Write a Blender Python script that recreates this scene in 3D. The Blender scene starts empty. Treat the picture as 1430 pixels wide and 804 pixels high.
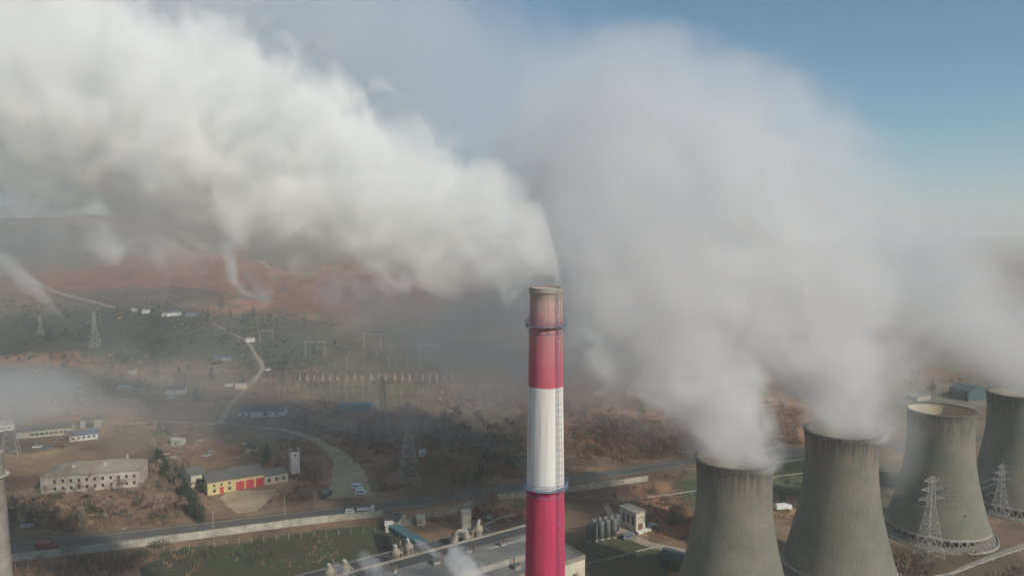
import bpy, math, random
from mathutils import Vector, Matrix, noise as mnoise
R = math.radians
random.seed(7)
scene = bpy.context.scene
col = scene.collection

# ------------------------------------------------------------------ camera
CAM = Vector((0, 0, 130.0)); PITCH = R(4.14); FPX = 1050.0
cd = bpy.data.cameras.new('camera'); cam = bpy.data.objects.new('camera', cd); col.objects.link(cam)
cam.location = CAM; cam.rotation_euler = (R(90) - PITCH, 0, 0)
cd.sensor_width = 36.0; cd.lens = 36.0 * FPX / 1430.0
cd.clip_start = 1.0; cd.clip_end = 60000.0
scene.camera = cam

# ------------------------------------------------------------------ light
SUN_AZ, SUN_EL = R(47), R(33)          # azimuth measured from -Y (behind the camera) towards +X
sun_dir = Vector((math.sin(SUN_AZ) * math.cos(SUN_EL), -math.cos(SUN_AZ) * math.cos(SUN_EL), math.sin(SUN_EL)))
sd = bpy.data.lights.new('sun', 'SUN'); sd.energy = 4.8; sd.angle = R(0.6); sd.color = (1.0, 0.925, 0.81)
sun = bpy.data.objects.new('sun', sd); col.objects.link(sun)
sun.rotation_euler = sun_dir.to_track_quat('Z', 'Y').to_euler(); sun.location = (0, 0, 500)
world = bpy.data.worlds.new('World'); scene.world = world; world.use_nodes = True
wn = world.node_tree; wn.nodes.clear()
sky = wn.nodes.new('ShaderNodeTexSky'); sky.sky_type = 'NISHITA'; sky.sun_disc = False
sky.sun_elevation = SUN_EL; sky.sun_rotation = math.atan2(sun_dir.x, sun_dir.y)
sky.altitude = 100; sky.air_density = 0.85; sky.dust_density = 0.25; sky.ozone_density = 4.0
bg = wn.nodes.new('ShaderNodeBackground'); bg.inputs['Strength'].default_value = 0.098
wo = wn.nodes.new('ShaderNodeOutputWorld')
tint = wn.nodes.new('ShaderNodeMix'); tint.data_type = 'RGBA'; tint.blend_type = 'MULTIPLY'; tint.inputs[0].default_value = 1.0; tint.inputs[7].default_value = (.66, 1.03, 1.0, 1)   # the greenish air of the place
wn.links.new(sky.outputs[0], tint.inputs[6]); wn.links.new(tint.outputs[2], bg.inputs[0]); wn.links.new(bg.outputs[0], wo.inputs[0])
vs = scene.view_settings
vs.view_transform = 'Standard'; vs.look = 'None'; vs.exposure = -0.12; vs.gamma = 1.0; vs.use_curve_mapping = False
cy = scene.cycles
cy.max_bounces = 14; cy.volume_bounces = 9; cy.diffuse_bounces = 2; cy.glossy_bounces = 1; cy.transparent_max_bounces = 12
cy.volume_step_rate = 2.8; cy.volume_max_steps = 256
cy.use_denoising = True; cy.use_adaptive_sampling = True; cy.adaptive_threshold = 0.14; cy.adaptive_min_samples = 12; cy.time_limit = 900
HAZE_DENSITY = 2.2e-4

# ------------------------------------------------------------------ projection (reads the place off the photograph)
CP, SP = math.cos(PITCH), math.sin(PITCH)
def ray(px, py):
    u = (px - 715.0) / FPX; v = (402.0 - py) / FPX
    return Vector((u, CP + v * SP, -SP + v * CP))
def at(px, py, d): return CAM + ray(px, py) * d
def G(px, py, z=0.0):
    r = ray(px, py); return CAM + r * ((z - CAM.z) / r.z)
def proj(p):
    q = p - CAM; f = q.y * CP - q.z * SP; up = q.y * SP + q.z * CP
    if f < 1: return None
    return (715 + FPX * q.x / f, 402 - FPX * up / f)
def sstep(a, b, x):
    t = min(1, max(0, (x - a) / (b - a))); return t * t * (3 - 2 * t)
def hill(x, y):
    if y < 700: return 0.0
    left = 1 - sstep(100, 1200, x - 0.15 * y)
    n = mnoise.fractal(Vector((x * .0011, y * .0011, 3.1)), 1.0, 2.0, 4)
    h = sstep(900, 3000, y) * (150 + 80 * n) * (0.12 + .88 * left)
    h += sstep(700, 1100, y) * 7 * (1 + n)
    h += sstep(4200, 7500, y) * 45 * (1 + .8 * n)
    return max(0, h)
def GH(px, py):
    """point of the terrain seen at a pixel"""
    r = ray(px, py); t = 200.0
    for i in range(900):
        p = CAM + r * t
        if p.z <= hill(p.x, p.y): return Vector((p.x, p.y, hill(p.x, p.y)))
        t += 8.0
    return CAM + r * t

# ------------------------------------------------------------------ materials
def nodes_of(name):
    m = bpy.data.materials.new(name); m.use_nodes = True; nt = m.node_tree; nt.nodes.clear()
    return m, nt, nt.nodes, nt.links
def mat(name, c, rough=.85, metal=0, var=.25, scale=.5, c2=None, bump=0, stretch=None, detail=5):
    """a base colour broken up by dirt noise in object space"""
    m, nt, N, L = nodes_of(name)
    out = N.new('ShaderNodeOutputMaterial'); b = N.new('ShaderNodeBsdfPrincipled'); L.new(b.outputs[0], out.inputs[0])
    tc = N.new('ShaderNodeTexCoord'); mp = N.new('ShaderNodeMapping'); L.new(tc.outputs['Object'], mp.inputs[0])
    if stretch: mp.inputs['Scale'].default_value = stretch
    n = N.new('ShaderNodeTexNoise'); n.inputs['Scale'].default_value = scale; n.inputs['Detail'].default_value = detail
    n.inputs['Roughness'].default_value = .65; L.new(mp.outputs[0], n.inputs['Vector'])
    rp = N.new('ShaderNodeValToRGB'); L.new(n.outputs['Fac'], rp.inputs[0])
    if c2 is None: c2 = tuple(x * (1 - var) for x in c)
    rp.color_ramp.elements[0].position = .32; rp.color_ramp.elements[0].color = (*c2, 1)
    rp.color_ramp.elements[1].position = .66; rp.color_ramp.elements[1].color = (*[min(1, x * (1 + var * .35)) for x in c], 1)
    L.new(rp.outputs[0], b.inputs['Base Color'])
    b.inputs['Roughness'].default_value = rough; b.inputs['Metallic'].default_value = metal
    if bump:
        bp = N.new('ShaderNodeBump'); bp.inputs['Strength'].default_value = bump; bp.inputs['Distance'].default_value = .3
        L.new(n.outputs['Fac'], bp.inputs['Height']); L.new(bp.outputs[0], b.inputs['Normal'])
    return m
def mathn(N, L, op, a, b=None, c=None, clamp=False):
    n = N.new('ShaderNodeMath'); n.operation = op; n.use_clamp = clamp
    for i, v in enumerate((a, b, c)):
        if v is None: continue
        if isinstance(v, (int, float)): n.inputs[i].default_value = v
        else: L.new(v, n.inputs[i])
    return n.outputs[0]

M = {}
M['cream'] = mat('cream_plaster', (.50, .46, .36), scale=.35, var=.3)
M['yellow'] = mat('yellow_plaster', (.52, .43, .20), scale=.4, var=.18)
M['white'] = mat('white_plaster', (.62, .62, .57), scale=.4, var=.2)
M['pink'] = mat('pale_pink_plaster', (.62, .54, .50), scale=.4, var=.15)
M['stained'] = mat('stained_plaster', (.46, .43, .36), scale=.22, c2=(.27, .21, .17))
M['roof_grey'] = mat('slate_roof', (.13, .125, .115), scale=.5, var=.35)
M['roof_tan'] = mat('weathered_sheet_roof', (.25, .23, .18), scale=.12, c2=(.18, .14, .11))
M['roof_blue'] = mat('blue_sheet_roof', (.12, .16, .21), scale=.4, var=.2)
M['roof_dark'] = mat('bitumen_roof', (.055, .06, .065), scale=.12, var=.4)
M['roof_conc'] = mat('patched_felt_roof', (.17, .17, .16), scale=.07, c2=(.10, .10, .10))
M['roof_pale'] = mat('pale_felt_patch', (.29, .31, .26), scale=.12, c2=(.2, .2, .18))
M['red'] = mat('red_door_paint', (.45, .035, .05), scale=1, var=.15, rough=.6)
M['dark'] = mat('dark_void', (.03, .032, .035), scale=1, var=.2)
M['glass'] = mat('window_glass', (.035, .045, .05), rough=.15, scale=1, var=.3)
M['frame'] = mat('window_frame', (.5, .5, .46), scale=1, var=.1)
M['wallc'] = mat('fence_concrete', (.44, .41, .33), scale=.22, c2=(.19, .17, .14), detail=7)
M['conc'] = mat('weathered_concrete', (.33, .31, .27), scale=.35, c2=(.2, .18, .15))
M['steel'] = mat('galvanised_steel', (.40, .385, .35), scale=1, var=.2, rough=.7)
M['bluesteel'] = mat('blue_grey_steel', (.15, .19, .27), scale=1, var=.25, rough=.6)
M['teal'] = mat('teal_sheet', (.05, .15, .155), scale=.3, c2=(.035, .09, .10), rough=.6)
M['tank'] = mat('grey_tank_paint', (.14, .145, .14), scale=.8, c2=(.085, .08, .075), rough=.7)
M['asphalt'] = mat('asphalt', (.105, .100, .088), scale=.1, c2=(.062, .062, .056), detail=8)
M['kerb'] = mat('kerb_stone', (.25, .24, .2), scale=.4, var=.3)
M['linep'] = mat('road_paint', (.45, .45, .42), scale=.6, c2=(.2, .2, .19))
M['track'] = mat('dirt_track', (.34, .28, .21), scale=.09, c2=(.24, .19, .14))
M['yard'] = mat('dusty_yard', (.38, .31, .19), scale=.09, c2=(.27, .21, .13))
M['lawn'] = mat('lawn_grass', (.032, .052, .018), scale=.06, c2=(.058, .038, .020), detail=12)
M['soil'] = mat('bare_soil', (.15, .085, .05), scale=.08, c2=(.10, .065, .04), detail=9)
M['bark'] = mat('bark', (.22, .17, .13), scale=1, var=.4)
M['twig'] = mat('bare_twigs', (.25, .165, .125), scale=.4, c2=(.15, .10, .075))
M['twig2'] = mat('pale_twigs', (.36, .27, .20), scale=.4, c2=(.15, .10, .08))
M['scrub'] = mat('dry_scrub', (.17, .095, .06), scale=.03, c2=(.10, .07, .045))
M['reed'] = mat('dry_grass_tufts', (.24, .16, .095), scale=.03, c2=(.12, .08, .05))
M['ever'] = mat('evergreen_needles', (.035, .055, .033), scale=.5, c2=(.02, .032, .024))
M['bushg'] = mat('dull_green_leaves', (.06, .075, .035), scale=.3, c2=(.035, .045, .025))
M['carw'] = mat('white_car_paint', (.72, .72, .70), scale=1, var=.05, rough=.35)
M['card'] = mat('dark_car_paint', (.04, .055, .07), scale=1, var=.1, rough=.35)
M['carr'] = mat('red_car_paint', (.20, .03, .04), scale=1, var=.1, rough=.5)
M['carg'] = mat('grey_car_paint', (.14, .17, .19), scale=1, var=.1, rough=.4)
M['rubber'] = mat('tyre_rubber', (.025, .025, .025), scale=1, var=.1)
M['dimteal'] = mat('dim_teal_sheet', (.045, .085, .095), scale=.3)
M['beige'] = mat('beige_sheet_metal', (.34, .30, .22), scale=.6, c2=(.15, .12, .09), rough=.6)
M['rust'] = mat('rusty_sheet', (.19, .09, .06), scale=.6, c2=(.1, .06, .045))
M['debris'] = mat('pale_debris', (.42, .40, .36), scale=.5, var=.3)

# ------------------------------------------------------------------ mesh helpers
class MB:
    def __init__(s): s.v = []; s.f = []
    def poly(s, pts):
        b = len(s.v); s.v += [tuple(p) for p in pts]; s.f.append(tuple(range(b, b + len(pts)))); return s
    def box(s, x0, y0, z0, x1, y1, z1, m=None):
        b = len(s.v)
        c = [(x0, y0, z0), (x1, y0, z0), (x1, y1, z0), (x0, y1, z0), (x0, y0, z1), (x1, y0, z1), (x1, y1, z1), (x0, y1, z1)]
        if m: c = [tuple(m @ Vector(p)) for p in c]
        s.v += c
        for q in ((3, 2, 1, 0), (4, 5, 6, 7), (0, 1, 5, 4), (1, 2, 6, 5), (2, 3, 7, 6), (3, 0, 4, 7)): s.f.append(tuple(b + i for i in q))
        return s
    def frustum(s, w0, d0, z0, w1, d1, z1, ox=0, oy=0, sx=0):
        b = len(s.v)
        s.v += [(ox - w0, oy - d0, z0), (ox + w0, oy - d0, z0), (ox + w0, oy + d0, z0), (ox - w0, oy + d0, z0),
                (ox + sx - w1, oy - d1, z1), (ox + sx + w1, oy - d1, z1), (ox + sx + w1, oy + d1, z1), (ox + sx - w1, oy + d1, z1)]
        for q in ((3, 2, 1, 0), (4, 5, 6, 7), (0, 1, 5, 4), (1, 2, 6, 5), (2, 3, 7, 6), (3, 0, 4, 7)): s.f.append(tuple(b + i for i in q))
        return s
    def tube(s, p, q, r, r2=None, n=5, cap=True):
        p = Vector(p); q = Vector(q); r2 = r if r2 is None else r2
        d = (q - p)
        if d.length < 1e-6: return s
        d.normalize(); a = d.orthogonal().normalized(); c = d.cross(a); b = len(s.v)
        for (o, rr) in ((p, r), (q, r2)):
            for i in range(n):
                t = 2 * math.pi * i / n; s.v.append(tuple(o + (a * math.cos(t) + c * math.sin(t)) * rr))
        for i in range(n):
            j = (i + 1) % n; s.f.append((b + i, b + j, b + n + j, b + n + i))
        if cap: s.f.append(tuple(b + i for i in reversed(range(n)))); s.f.append(tuple(b + n + i for i in range(n)))
        return s
    def lathe(s, prof, n=24, cx=0, cy=0, a0=0, a1=2 * math.pi, cap0=False, cap1=False):
        b = len(s.v); full = abs(a1 - a0 - 2 * math.pi) < 1e-6; m = n if full else n + 1
        for (r, z) in prof:
            for i in range(m):
                t = a0 + (a1 - a0) * i / n; s.v.append((cx + r * math.cos(t), cy + r * math.sin(t), z))
        for k in range(len(prof) - 1):
            for i in range(n):
                j = (i + 1) % m; s.f.append((b + k * m + i, b + k * m + j, b + (k + 1) * m + j, b + (k + 1) * m + i))
        if cap0: s.f.append(tuple(b + i for i in reversed(range(m))))
        if cap1: s.f.append(tuple(b + (len(prof) - 1) * m + i for i in range(m)))
        return s
    def build(s, name, m, parent=None, smooth=False, loc=None):
        me = bpy.data.meshes.new(name); me.from_pydata(s.v, [], s.f); me.update()
        if smooth:
            for p in me.polygons: p.use_smooth = True
        me.materials.append(m if not isinstance(m, str) else M[m])
        o = bpy.data.objects.new(name, me); col.objects.link(o)
        if parent: o.parent = parent
        if loc is not None: o.location = loc
        return o
def tag(o, label=None, cat=None, group=None, kind=None):
    if label: o['label'] = label
    if cat: o['category'] = cat
    if group: o['group'] = group
    if kind: o['kind'] = kind
    return o
def empty(name, label, cat, loc=(0, 0, 0), rz=0, group=None):
    o = bpy.data.objects.new(name, None); col.objects.link(o); o.location = loc; o.rotation_euler = (0, 0, rz)
    return tag(o, label, cat, group)
def structure(o): o['kind'] = 'structure'; return o
def copy_tree(o, parent=None):
    c = o.copy(); col.objects.link(c); c.parent = parent
    for ch in list(o.children): copy_tree(ch, c)
    return c
def dup(o, loc, rz=0, label=None, sc=1.0):
    c = copy_tree(o); c.location = loc; c.rotation_euler = (0, 0, rz); c.scale = (sc, sc, sc)
    if label: c['label'] = label
    return c

# ================================================================== SETTING: ground, roads, water
# land cover: patches of vegetation and bare land, each at its own place on the ground
ZONES = [  # cx, cy (where the patch is seen), rx, ry, colour, strength
    (330, 395, 330, 50, (.105, .046, .030), .97), (310, 428, 70, 14, (.20, .105, .06), .9), (440, 380, 90, 10, (.15, .075, .045), .6),
    (560, 400, 110, 50, (.15, .085, .055), .5),
    (130, 470, 240, 45, (.025, .030, .021), 1.0), (360, 480, 130, 45, (.035, .038, .026), .9), (70, 345, 140, 30, (.06, .075, .08), .5),
    (210, 420, 140, 20, (.035, .042, .032), .8), (70, 505, 80, 14, (.16, .085, .055), .9),
    (520, 490, 150, 35, (.06, .062, .042), .8), (520, 550, 140, 22, (.085, .085, .052), .8), (300, 520, 60, 25, (.09, .075, .05), .6),
    (330, 570, 130, 22, (.12, .08, .055), .5), (180, 640, 130, 50, (.10, .085, .055), .6), (140, 710, 170, 30, (.15, .11, .07), .8),
    (290, 630, 60, 18, (.16, .10, .07), .8), (440, 650, 70, 40, (.14, .09, .065), .7), (560, 620, 90, 50, (.16, .095, .065), .8),
    (690, 610, 110, 45, (.075, .06, .045), .8), (640, 570, 80, 30, (.10, .085, .065), .6), (880, 600, 130, 35, (.19, .105, .065), .95), (1120, 590, 80, 40, (.17, .10, .06), .9),
    (100, 790, 130, 22, (.10, .06, .04), .9), (620, 715, 90, 20, (.15, .105, .06), .9), (690, 715, 70, 12, (.17, .085, .055), .9),
    (840, 700, 60, 28, (.065, .045, .035), .8), (910, 700, 50, 28, (.17, .10, .06), .95), (930, 730, 40, 22, (.19, .10, .055), .95),
    (860, 780, 80, 34, (.028, .042, .018), 1.0), (1000, 690, 60, 40, (.035, .055, .025), .9), (1110, 660, 60, 40, (.04, .06, .03), .9), (1105, 710, 25, 18, (.16, .11, .06), .9),
    (1210, 690, 60, 60, (.035, .05, .035), .8), (1300, 790, 180, 34, (.045, .040, .026), .95), (1350, 550, 100, 20, (.09, .10, .08), .6),
]
def land(x, y, h):
    n = mnoise.fractal(Vector((x * .006, y * .006, 0)), .9, 2.0, 5)
    n2 = mnoise.fractal(Vector((x * .02, y * .02, 5)), .8, 2.0, 4)
    a = Vector((.115, .082, .056)); b = Vector((.075, .068, .046)); k = min(1, max(0, .5 + n))
    c = a * k + b * (1 - k)
    q = proj(Vector((x, y, h)))
    if q and y > 60:
        wx = q[0] + 26 * n2; wy = q[1] + 7 * n
        for (cx, cy_, rx, ry, cc, st) in ZONES:
            d = math.hypot((wx - cx) / rx, (wy - cy_) / ry)
            w = st * (1 - sstep(.65, 1.15, d))
            if w > 0: c = c.lerp(Vector(cc), w)
    return Vector((c.x * 1.78, c.y * 1.47, c.z * 1.28)) * (1 + .45 * n2)
def ground():
    ys = [-9000, -5000, -2500, -1200, -600, -300, -100, 0, 60, 100, 140, 180, 210]
    y = 220.0
    while y < 9000: ys.append(y); y += max(3.0, y * y / 130 / 1050 * 2.6)
    ys.append(9500)
    xs = []
    nx = 170
    for i in range(-nx, nx + 1):
        t = i / nx; xs.append(t)
    v = []; f = []; c = []
    for yy in ys:
        w = 9500 if yy < 150 else 0
        half = min(9500, max(250, yy) * .80 + 60)
        for t in xs:
            x = half * t
            if abs(t) > .96: x = math.copysign(9500, t) * (1 if abs(t) >= 1 else .5 + .0 * w) if abs(t) >= .999 else x
            h = hill(x, yy); v.append((x, yy, h)); c.append(land(x, yy, h))
    W = len(xs)
    for j in range(len(ys) - 1):
        for i in range(W - 1): f.append((j * W + i, j * W + i + 1, (j + 1) * W + i + 1, (j + 1) * W + i))
    me = bpy.data.meshes.new('ground'); me.from_pydata(v, [], f); me.update()
    for p in me.polygons: p.use_smooth = True
    ca = me.color_attributes.new('land', 'FLOAT_COLOR', 'POINT')
    buf = []
    for k in c: buf += [max(.01, k.x), max(.01, k.y), max(.01, k.z), 1]
    ca.data.foreach_set('color', buf)
    m, nt, N, L = nodes_of('land_cover')
    out = N.new('ShaderNodeOutputMaterial'); b = N.new('ShaderNodeBsdfPrincipled'); L.new(b.outputs[0], out.inputs[0]); b.inputs['Roughness'].default_value = .95
    at_ = N.new('ShaderNodeAttribute'); at_.attribute_name = 'land'
    tc = N.new('ShaderNodeTexCoord')
    n1 = N.new('ShaderNodeTexNoise'); n1.inputs['Scale'].default_value = .045; n1.inputs['Detail'].default_value = 12; n1.inputs['Roughness'].default_value = .8
    L.new(tc.outputs['Object'], n1.inputs['Vector'])
    mr = N.new('ShaderNodeMapRange'); mr.inputs[1].default_value = .3; mr.inputs[2].default_value = .7; mr.inputs[3].default_value = .3; mr.inputs[4].default_value = 1.75
    L.new(n1.outputs['Fac'], mr.inputs[0])
    mx = N.new('ShaderNodeVectorMath'); mx.operation = 'SCALE'; L.new(at_.outputs['Color'], mx.inputs[0]); L.new(mr.outputs[0], mx.inputs['Scale'])
    L.new(mx.outputs[0], b.inputs['Base Color'])
    bp = N.new('ShaderNodeBump'); bp.inputs['Strength'].default_value = .7; bp.inputs['Distance'].default_value = 1.2
    L.new(n1.outputs['Fac'], bp.inputs['Height']); L.new(bp.outputs[0], b.inputs['Normal'])
    me.materials.append(m)
    o = bpy.data.objects.new('ground', me); col.objects.link(o); structure(o)
ground()

WAYS = []
def ribbon(name, pts, widths, m, z, smooth=3, jit=0.0):
    """pts are ground points; returns object"""
    P = [Vector((p.x, p.y, 0)) for p in pts]
    if not isinstance(widths, (list, tuple)): widths = [widths] * len(P)
    Q = []; Wd = []
    for i in range(len(P) - 1):
        p0 = P[max(0, i - 1)]; p1 = P[i]; p2 = P[i + 1]; p3 = P[min(len(P) - 1, i + 2)]
        for k in range(8):
            t = k / 8; Q.append(.5 * ((2 * p1) + (p2 - p0) * t + (2 * p0 - 5 * p1 + 4 * p2 - p3) * t * t + (3 * p1 - p0 - 3 * p2 + p3) * t ** 3)); Wd.append(widths[i] * (1 - t) + widths[i + 1] * t)
    Q.append(P[-1]); Wd.append(widths[-1])
    WAYS.extend((q.x, q.y, w / 2 + 2.5) for q, w in zip(Q, Wd))
    b = MB(); L_ = []; R_ = []
    for i, q in enumerate(Q):
        d = (Q[min(i + 1, len(Q) - 1)] - Q[max(i - 1, 0)]); d = Vector((d.x, d.y, 0)).normalized(); n = Vector((-d.y, d.x, 0))
        j1 = jit * random.uniform(-1, 1); j2 = jit * random.uniform(-1, 1)
        for S, s, j in ((L_, 1, j1), (R_, -1, j2)):
            e = q + n * s * (Wd[i] / 2 + j); e.z = hill(e.x, e.y) + z; S.append(e)
    for i in range(len(Q) - 1): b.poly([R_[i], R_[i + 1], L_[i + 1], L_[i]])
    return structure(b.build(name, m)), Q
main_px = [(-160, 795), (20, 765), (150, 751), (300, 734), (420, 720), (520, 709), (620, 696), (760, 675), (880, 657), (960, 646), (1130, 630), (1300, 618), (1500, 600)]
main = [G(*p) for p in main_px]
ribbon('road_verge', main, 15.5, 'soil', .02, jit=.8)
road, mainQ = ribbon('road', main, [9, 9, 9, 9, 9, 9, 9, 9, 9, 9, 9, 9, 9], 'asphalt', .06)
def offset_line(name, Q, off, w, m, z0, z1, dash=None):
    b = MB(); k = 0
    for i in range(len(Q) - 1):
        a, c = Q[i], Q[i + 1]; d = (c - a).normalized(); n = Vector((-d.y, d.x, 0))
        if dash:
            L0 = (c - a).length; t = 0
            while t < L0 - dash:
                p = a + d * t; q = p + d * dash * .5
                b.poly([p + n * (off - w / 2) + Vector((0, 0, z1)), q + n * (off - w / 2) + Vector((0, 0, z1)), q + n * (off + w / 2) + Vector((0, 0, z1)), p + n * (off + w / 2) + Vector((0, 0, z1))]); t += dash
        else:
            mtx = Matrix.Translation(a) @ Matrix.Rotation(math.atan2(d.y, d.x), 4, 'Z')
            b.box(0, off - w / 2, z0, (c - a).length, off + w / 2, z1, mtx)
    return structure(b.build(name, m))
offset_line('kerb', mainQ, 4.65, .3, 'kerb', 0, .18)
offset_line('kerb', mainQ, -4.65, .3, 'kerb', 0, .18)
offset_line('road_marking', mainQ, 0, .16, 'linep', 0, .066, dash=6)
track_px = [(190, 590), (250, 589), (306, 592), (360, 596), (415, 604), (455, 622), (480, 645), (487, 668), (488, 694)]
ribbon('dirt_track', [G(*p) for p in track_px], [3, 3, 3.5, 3.5, 4.5, 6.5, 12, 19, 22], 'yard', .03, jit=1.3)
ribbon('dirt_track', [G(*p) for p in [(306, 592), (325, 562), (356, 530), (366, 512), (357, 495), (345, 478), (322, 466), (298, 456)]], [4.5, 4, 4, 5, 4, 3.5, 3.5, 3], 'track', .034, jit=.5)
ribbon('dirt_track', [G(*p) for p in [(-60, 604), (60, 596), (200, 590)]], 6, 'track', .026, jit=.6)
for pts in ([(395, 380), (370, 370), (350, 352), (340, 340)], [(395, 380), (430, 384), (470, 384), (520, 378)], [(160, 430), (60, 400), (20, 372)]):
    ribbon('hill_track', [GH(*p) for p in pts], 9, 'track', .35, jit=1)
ribbon('station_yard', [G(*p) for p in [(345, 715), (345, 704), (347, 692), (352, 684)]], [8, 18, 26, 24], 'yard', .038, jit=.6)
def patch(name, px, m, z, jit=3):
    b = MB(); P = []
    for i in range(len(px)):
        a = Vector(px[i]); c = Vector(px[(i + 1) % len(px)]); n = 6
        for k in range(n):
            q = a.lerp(c, k / n); P.append(G(q.x + random.uniform(-jit, jit), q.y + random.uniform(-jit, jit) * .3, z))
    return structure(b.poly(P).build(name, m))
patch('lawn', [(205, 786), (250, 764), (330, 760), (430, 743), (520, 733), (552, 742), (580, 757), (470, 830), (180, 840)], 'lawn', .03, 7)
patch('lawn', [(790, 775), (880, 755), (940, 770), (930, 830), (790, 830)], 'lawn', .03)
ribbon('service_lane', [G(*p) for p in [(845, 704), (868, 738), (900, 757), (945, 768), (990, 775)]], [3, 4, 5, 6, 6], 'track', .035, jit=.3)
ribbon('service_lane', [G(*p) for p in [(1265, 830), (1330, 800), (1390, 775), (1460, 750)]], [2.5, 2.5, 2.5, 2.5], 'kerb', .035)
ribbon('pavement', [G(*p) for p in [(1040, 650), (1130, 640), (1200, 634)]], 3, 'conc', .03)

# ================================================================== CHIMNEYS
cb = at(762.5, 402, 144.0); CHZ = cb.z; CHX, CHY = cb.x, cb.y
def z_at(py, y=None):                  # height on the chimney's axis seen at row py
    r = ray(762, py); return CAM.z + r.z * (y or CHY) / r.y
def chimney_mat():
    m, nt, N, L = nodes_of('chimney_paint')
    out = N.new('ShaderNodeOutputMaterial'); b = N.new('ShaderNodeBsdfPrincipled'); L.new(b.outputs[0], out.inputs[0]); b.inputs['Roughness'].default_value = .75
    tc = N.new('ShaderNodeTexCoord'); sx = N.new('ShaderNodeSeparateXYZ'); L.new(tc.outputs['Object'], sx.inputs[0])
    mp = N.new('ShaderNodeMapping'); mp.inputs['Scale'].default_value = (1.6, 1.6, .05); L.new(tc.outputs['Object'], mp.inputs[0])
    st = N.new('ShaderNodeTexNoise'); st.inputs['Scale'].default_value = 1.0; st.inputs['Detail'].default_value = 6; L.new(mp.outputs[0], st.inputs['Vector'])
    n2 = N.new('ShaderNodeTexNoise'); n2.inputs['Scale'].default_value = .25; n2.inputs['Detail'].default_value = 6; L.new(tc.outputs['Object'], n2.inputs['Vector'])
    z = sx.outputs['Z']; top = CHZ
    zw = mathn(N, L, 'ADD', z, mathn(N, L, 'MULTIPLY', mathn(N, L, 'SUBTRACT', st.outputs['Fac'], .5), .5))
    z1 = z_at(538); z2 = z_at(677); z3 = z2 - 26
    def mixc(f, a, c):
        x = N.new('ShaderNodeMix'); x.data_type = 'RGBA'; L.new(f, x.inputs[0])
        for s, v in ((x.inputs[6], a), (x.inputs[7], c)):
            if isinstance(v, tuple): s.default_value = (*v, 1)
            else: L.new(v, s)
        return x.outputs[2]
    def rng(src, a, c, lo=0, hi=1):
        x = N.new('ShaderNodeMapRange'); L.new(src, x.inputs[0]); x.inputs[1].default_value = a; x.inputs[2].default_value = c; x.inputs[3].default_value = lo; x.inputs[4].default_value = hi; return x.outputs[0]
    fadef = mathn(N, L, 'ADD', rng(z, z1, top - 4), mathn(N, L, 'MULTIPLY', mathn(N, L, 'SUBTRACT', st.outputs['Fac'], .5), 1.1), clamp=True)
    pink = mixc(rng(fadef, .15, .9), (.46, .09, .13), (.42, .20, .19))
    pinktop = mixc(rng(zw, top - 6.5, top - 1.0), pink, (.42, .33, .28))
    whit = mixc(rng(st.outputs['Fac'], .35, .75), (.66, .66, .62), (.56, .47, .45))
    redc = mixc(rng(mathn(N, L, 'MULTIPLY_ADD', st.outputs['Fac'], .6, mathn(N, L, 'MULTIPLY', n2.outputs['Fac'], .4)), .36, .64), (.50, .040, .105), (.40, .026, .075))
    c = mixc(mathn(N, L, 'GREATER_THAN', zw, z1 + .0), whit, pinktop)
    c = mixc(mathn(N, L, 'GREATER_THAN', z, z2), redc, c)
    c = mixc(mathn(N, L, 'GREATER_THAN', z, z3), whit, c)
    c = mixc(mathn(N, L, 'GREATER_THAN', z, z3 - 26), redc, c)
    # faint casting seams every 2.5 m
    sm = mathn(N, L, 'LESS_THAN', mathn(N, L, 'FRACT', mathn(N, L, 'DIVIDE', z, 2.5)), .03)
    c = mixc(mathn(N, L, 'MULTIPLY', sm, .22), c, (.16, .11, .10))
    c = mixc(mathn(N, L, 'MULTIPLY', rng(st.outputs['Fac'], .55, .78), .35), c, (.14, .10, .09))
    L.new(c, b.inputs['Base Color'])
    return m
ch = empty('chimney', 'tall red and white banded chimney with two ring platforms and smoke blowing off its top', 'chimney', (CHX, CHY, 0))
def chr_(z): return 3.08 + (CHZ - z) * .0152
rt = chr_(CHZ)
prof = [(chr_(z), z) for z in [i * CHZ / 40 for i in range(41)]]
prof[-1] = (rt + .0, CHZ - .35)
MB().lathe(prof + [(rt + .12, CHZ - .3), (rt + .12, CHZ), (rt - .45, CHZ), (rt - .5, CHZ - 12)], 72).build('shaft', chimney_mat(), ch, True)
MB().lathe([(rt + .06, CHZ - .9), (rt + .2, CHZ - .8), (rt + .2, CHZ + .1), (rt - .2, CHZ + .1)], 60).build('top_ring', 'conc', ch)
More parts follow.
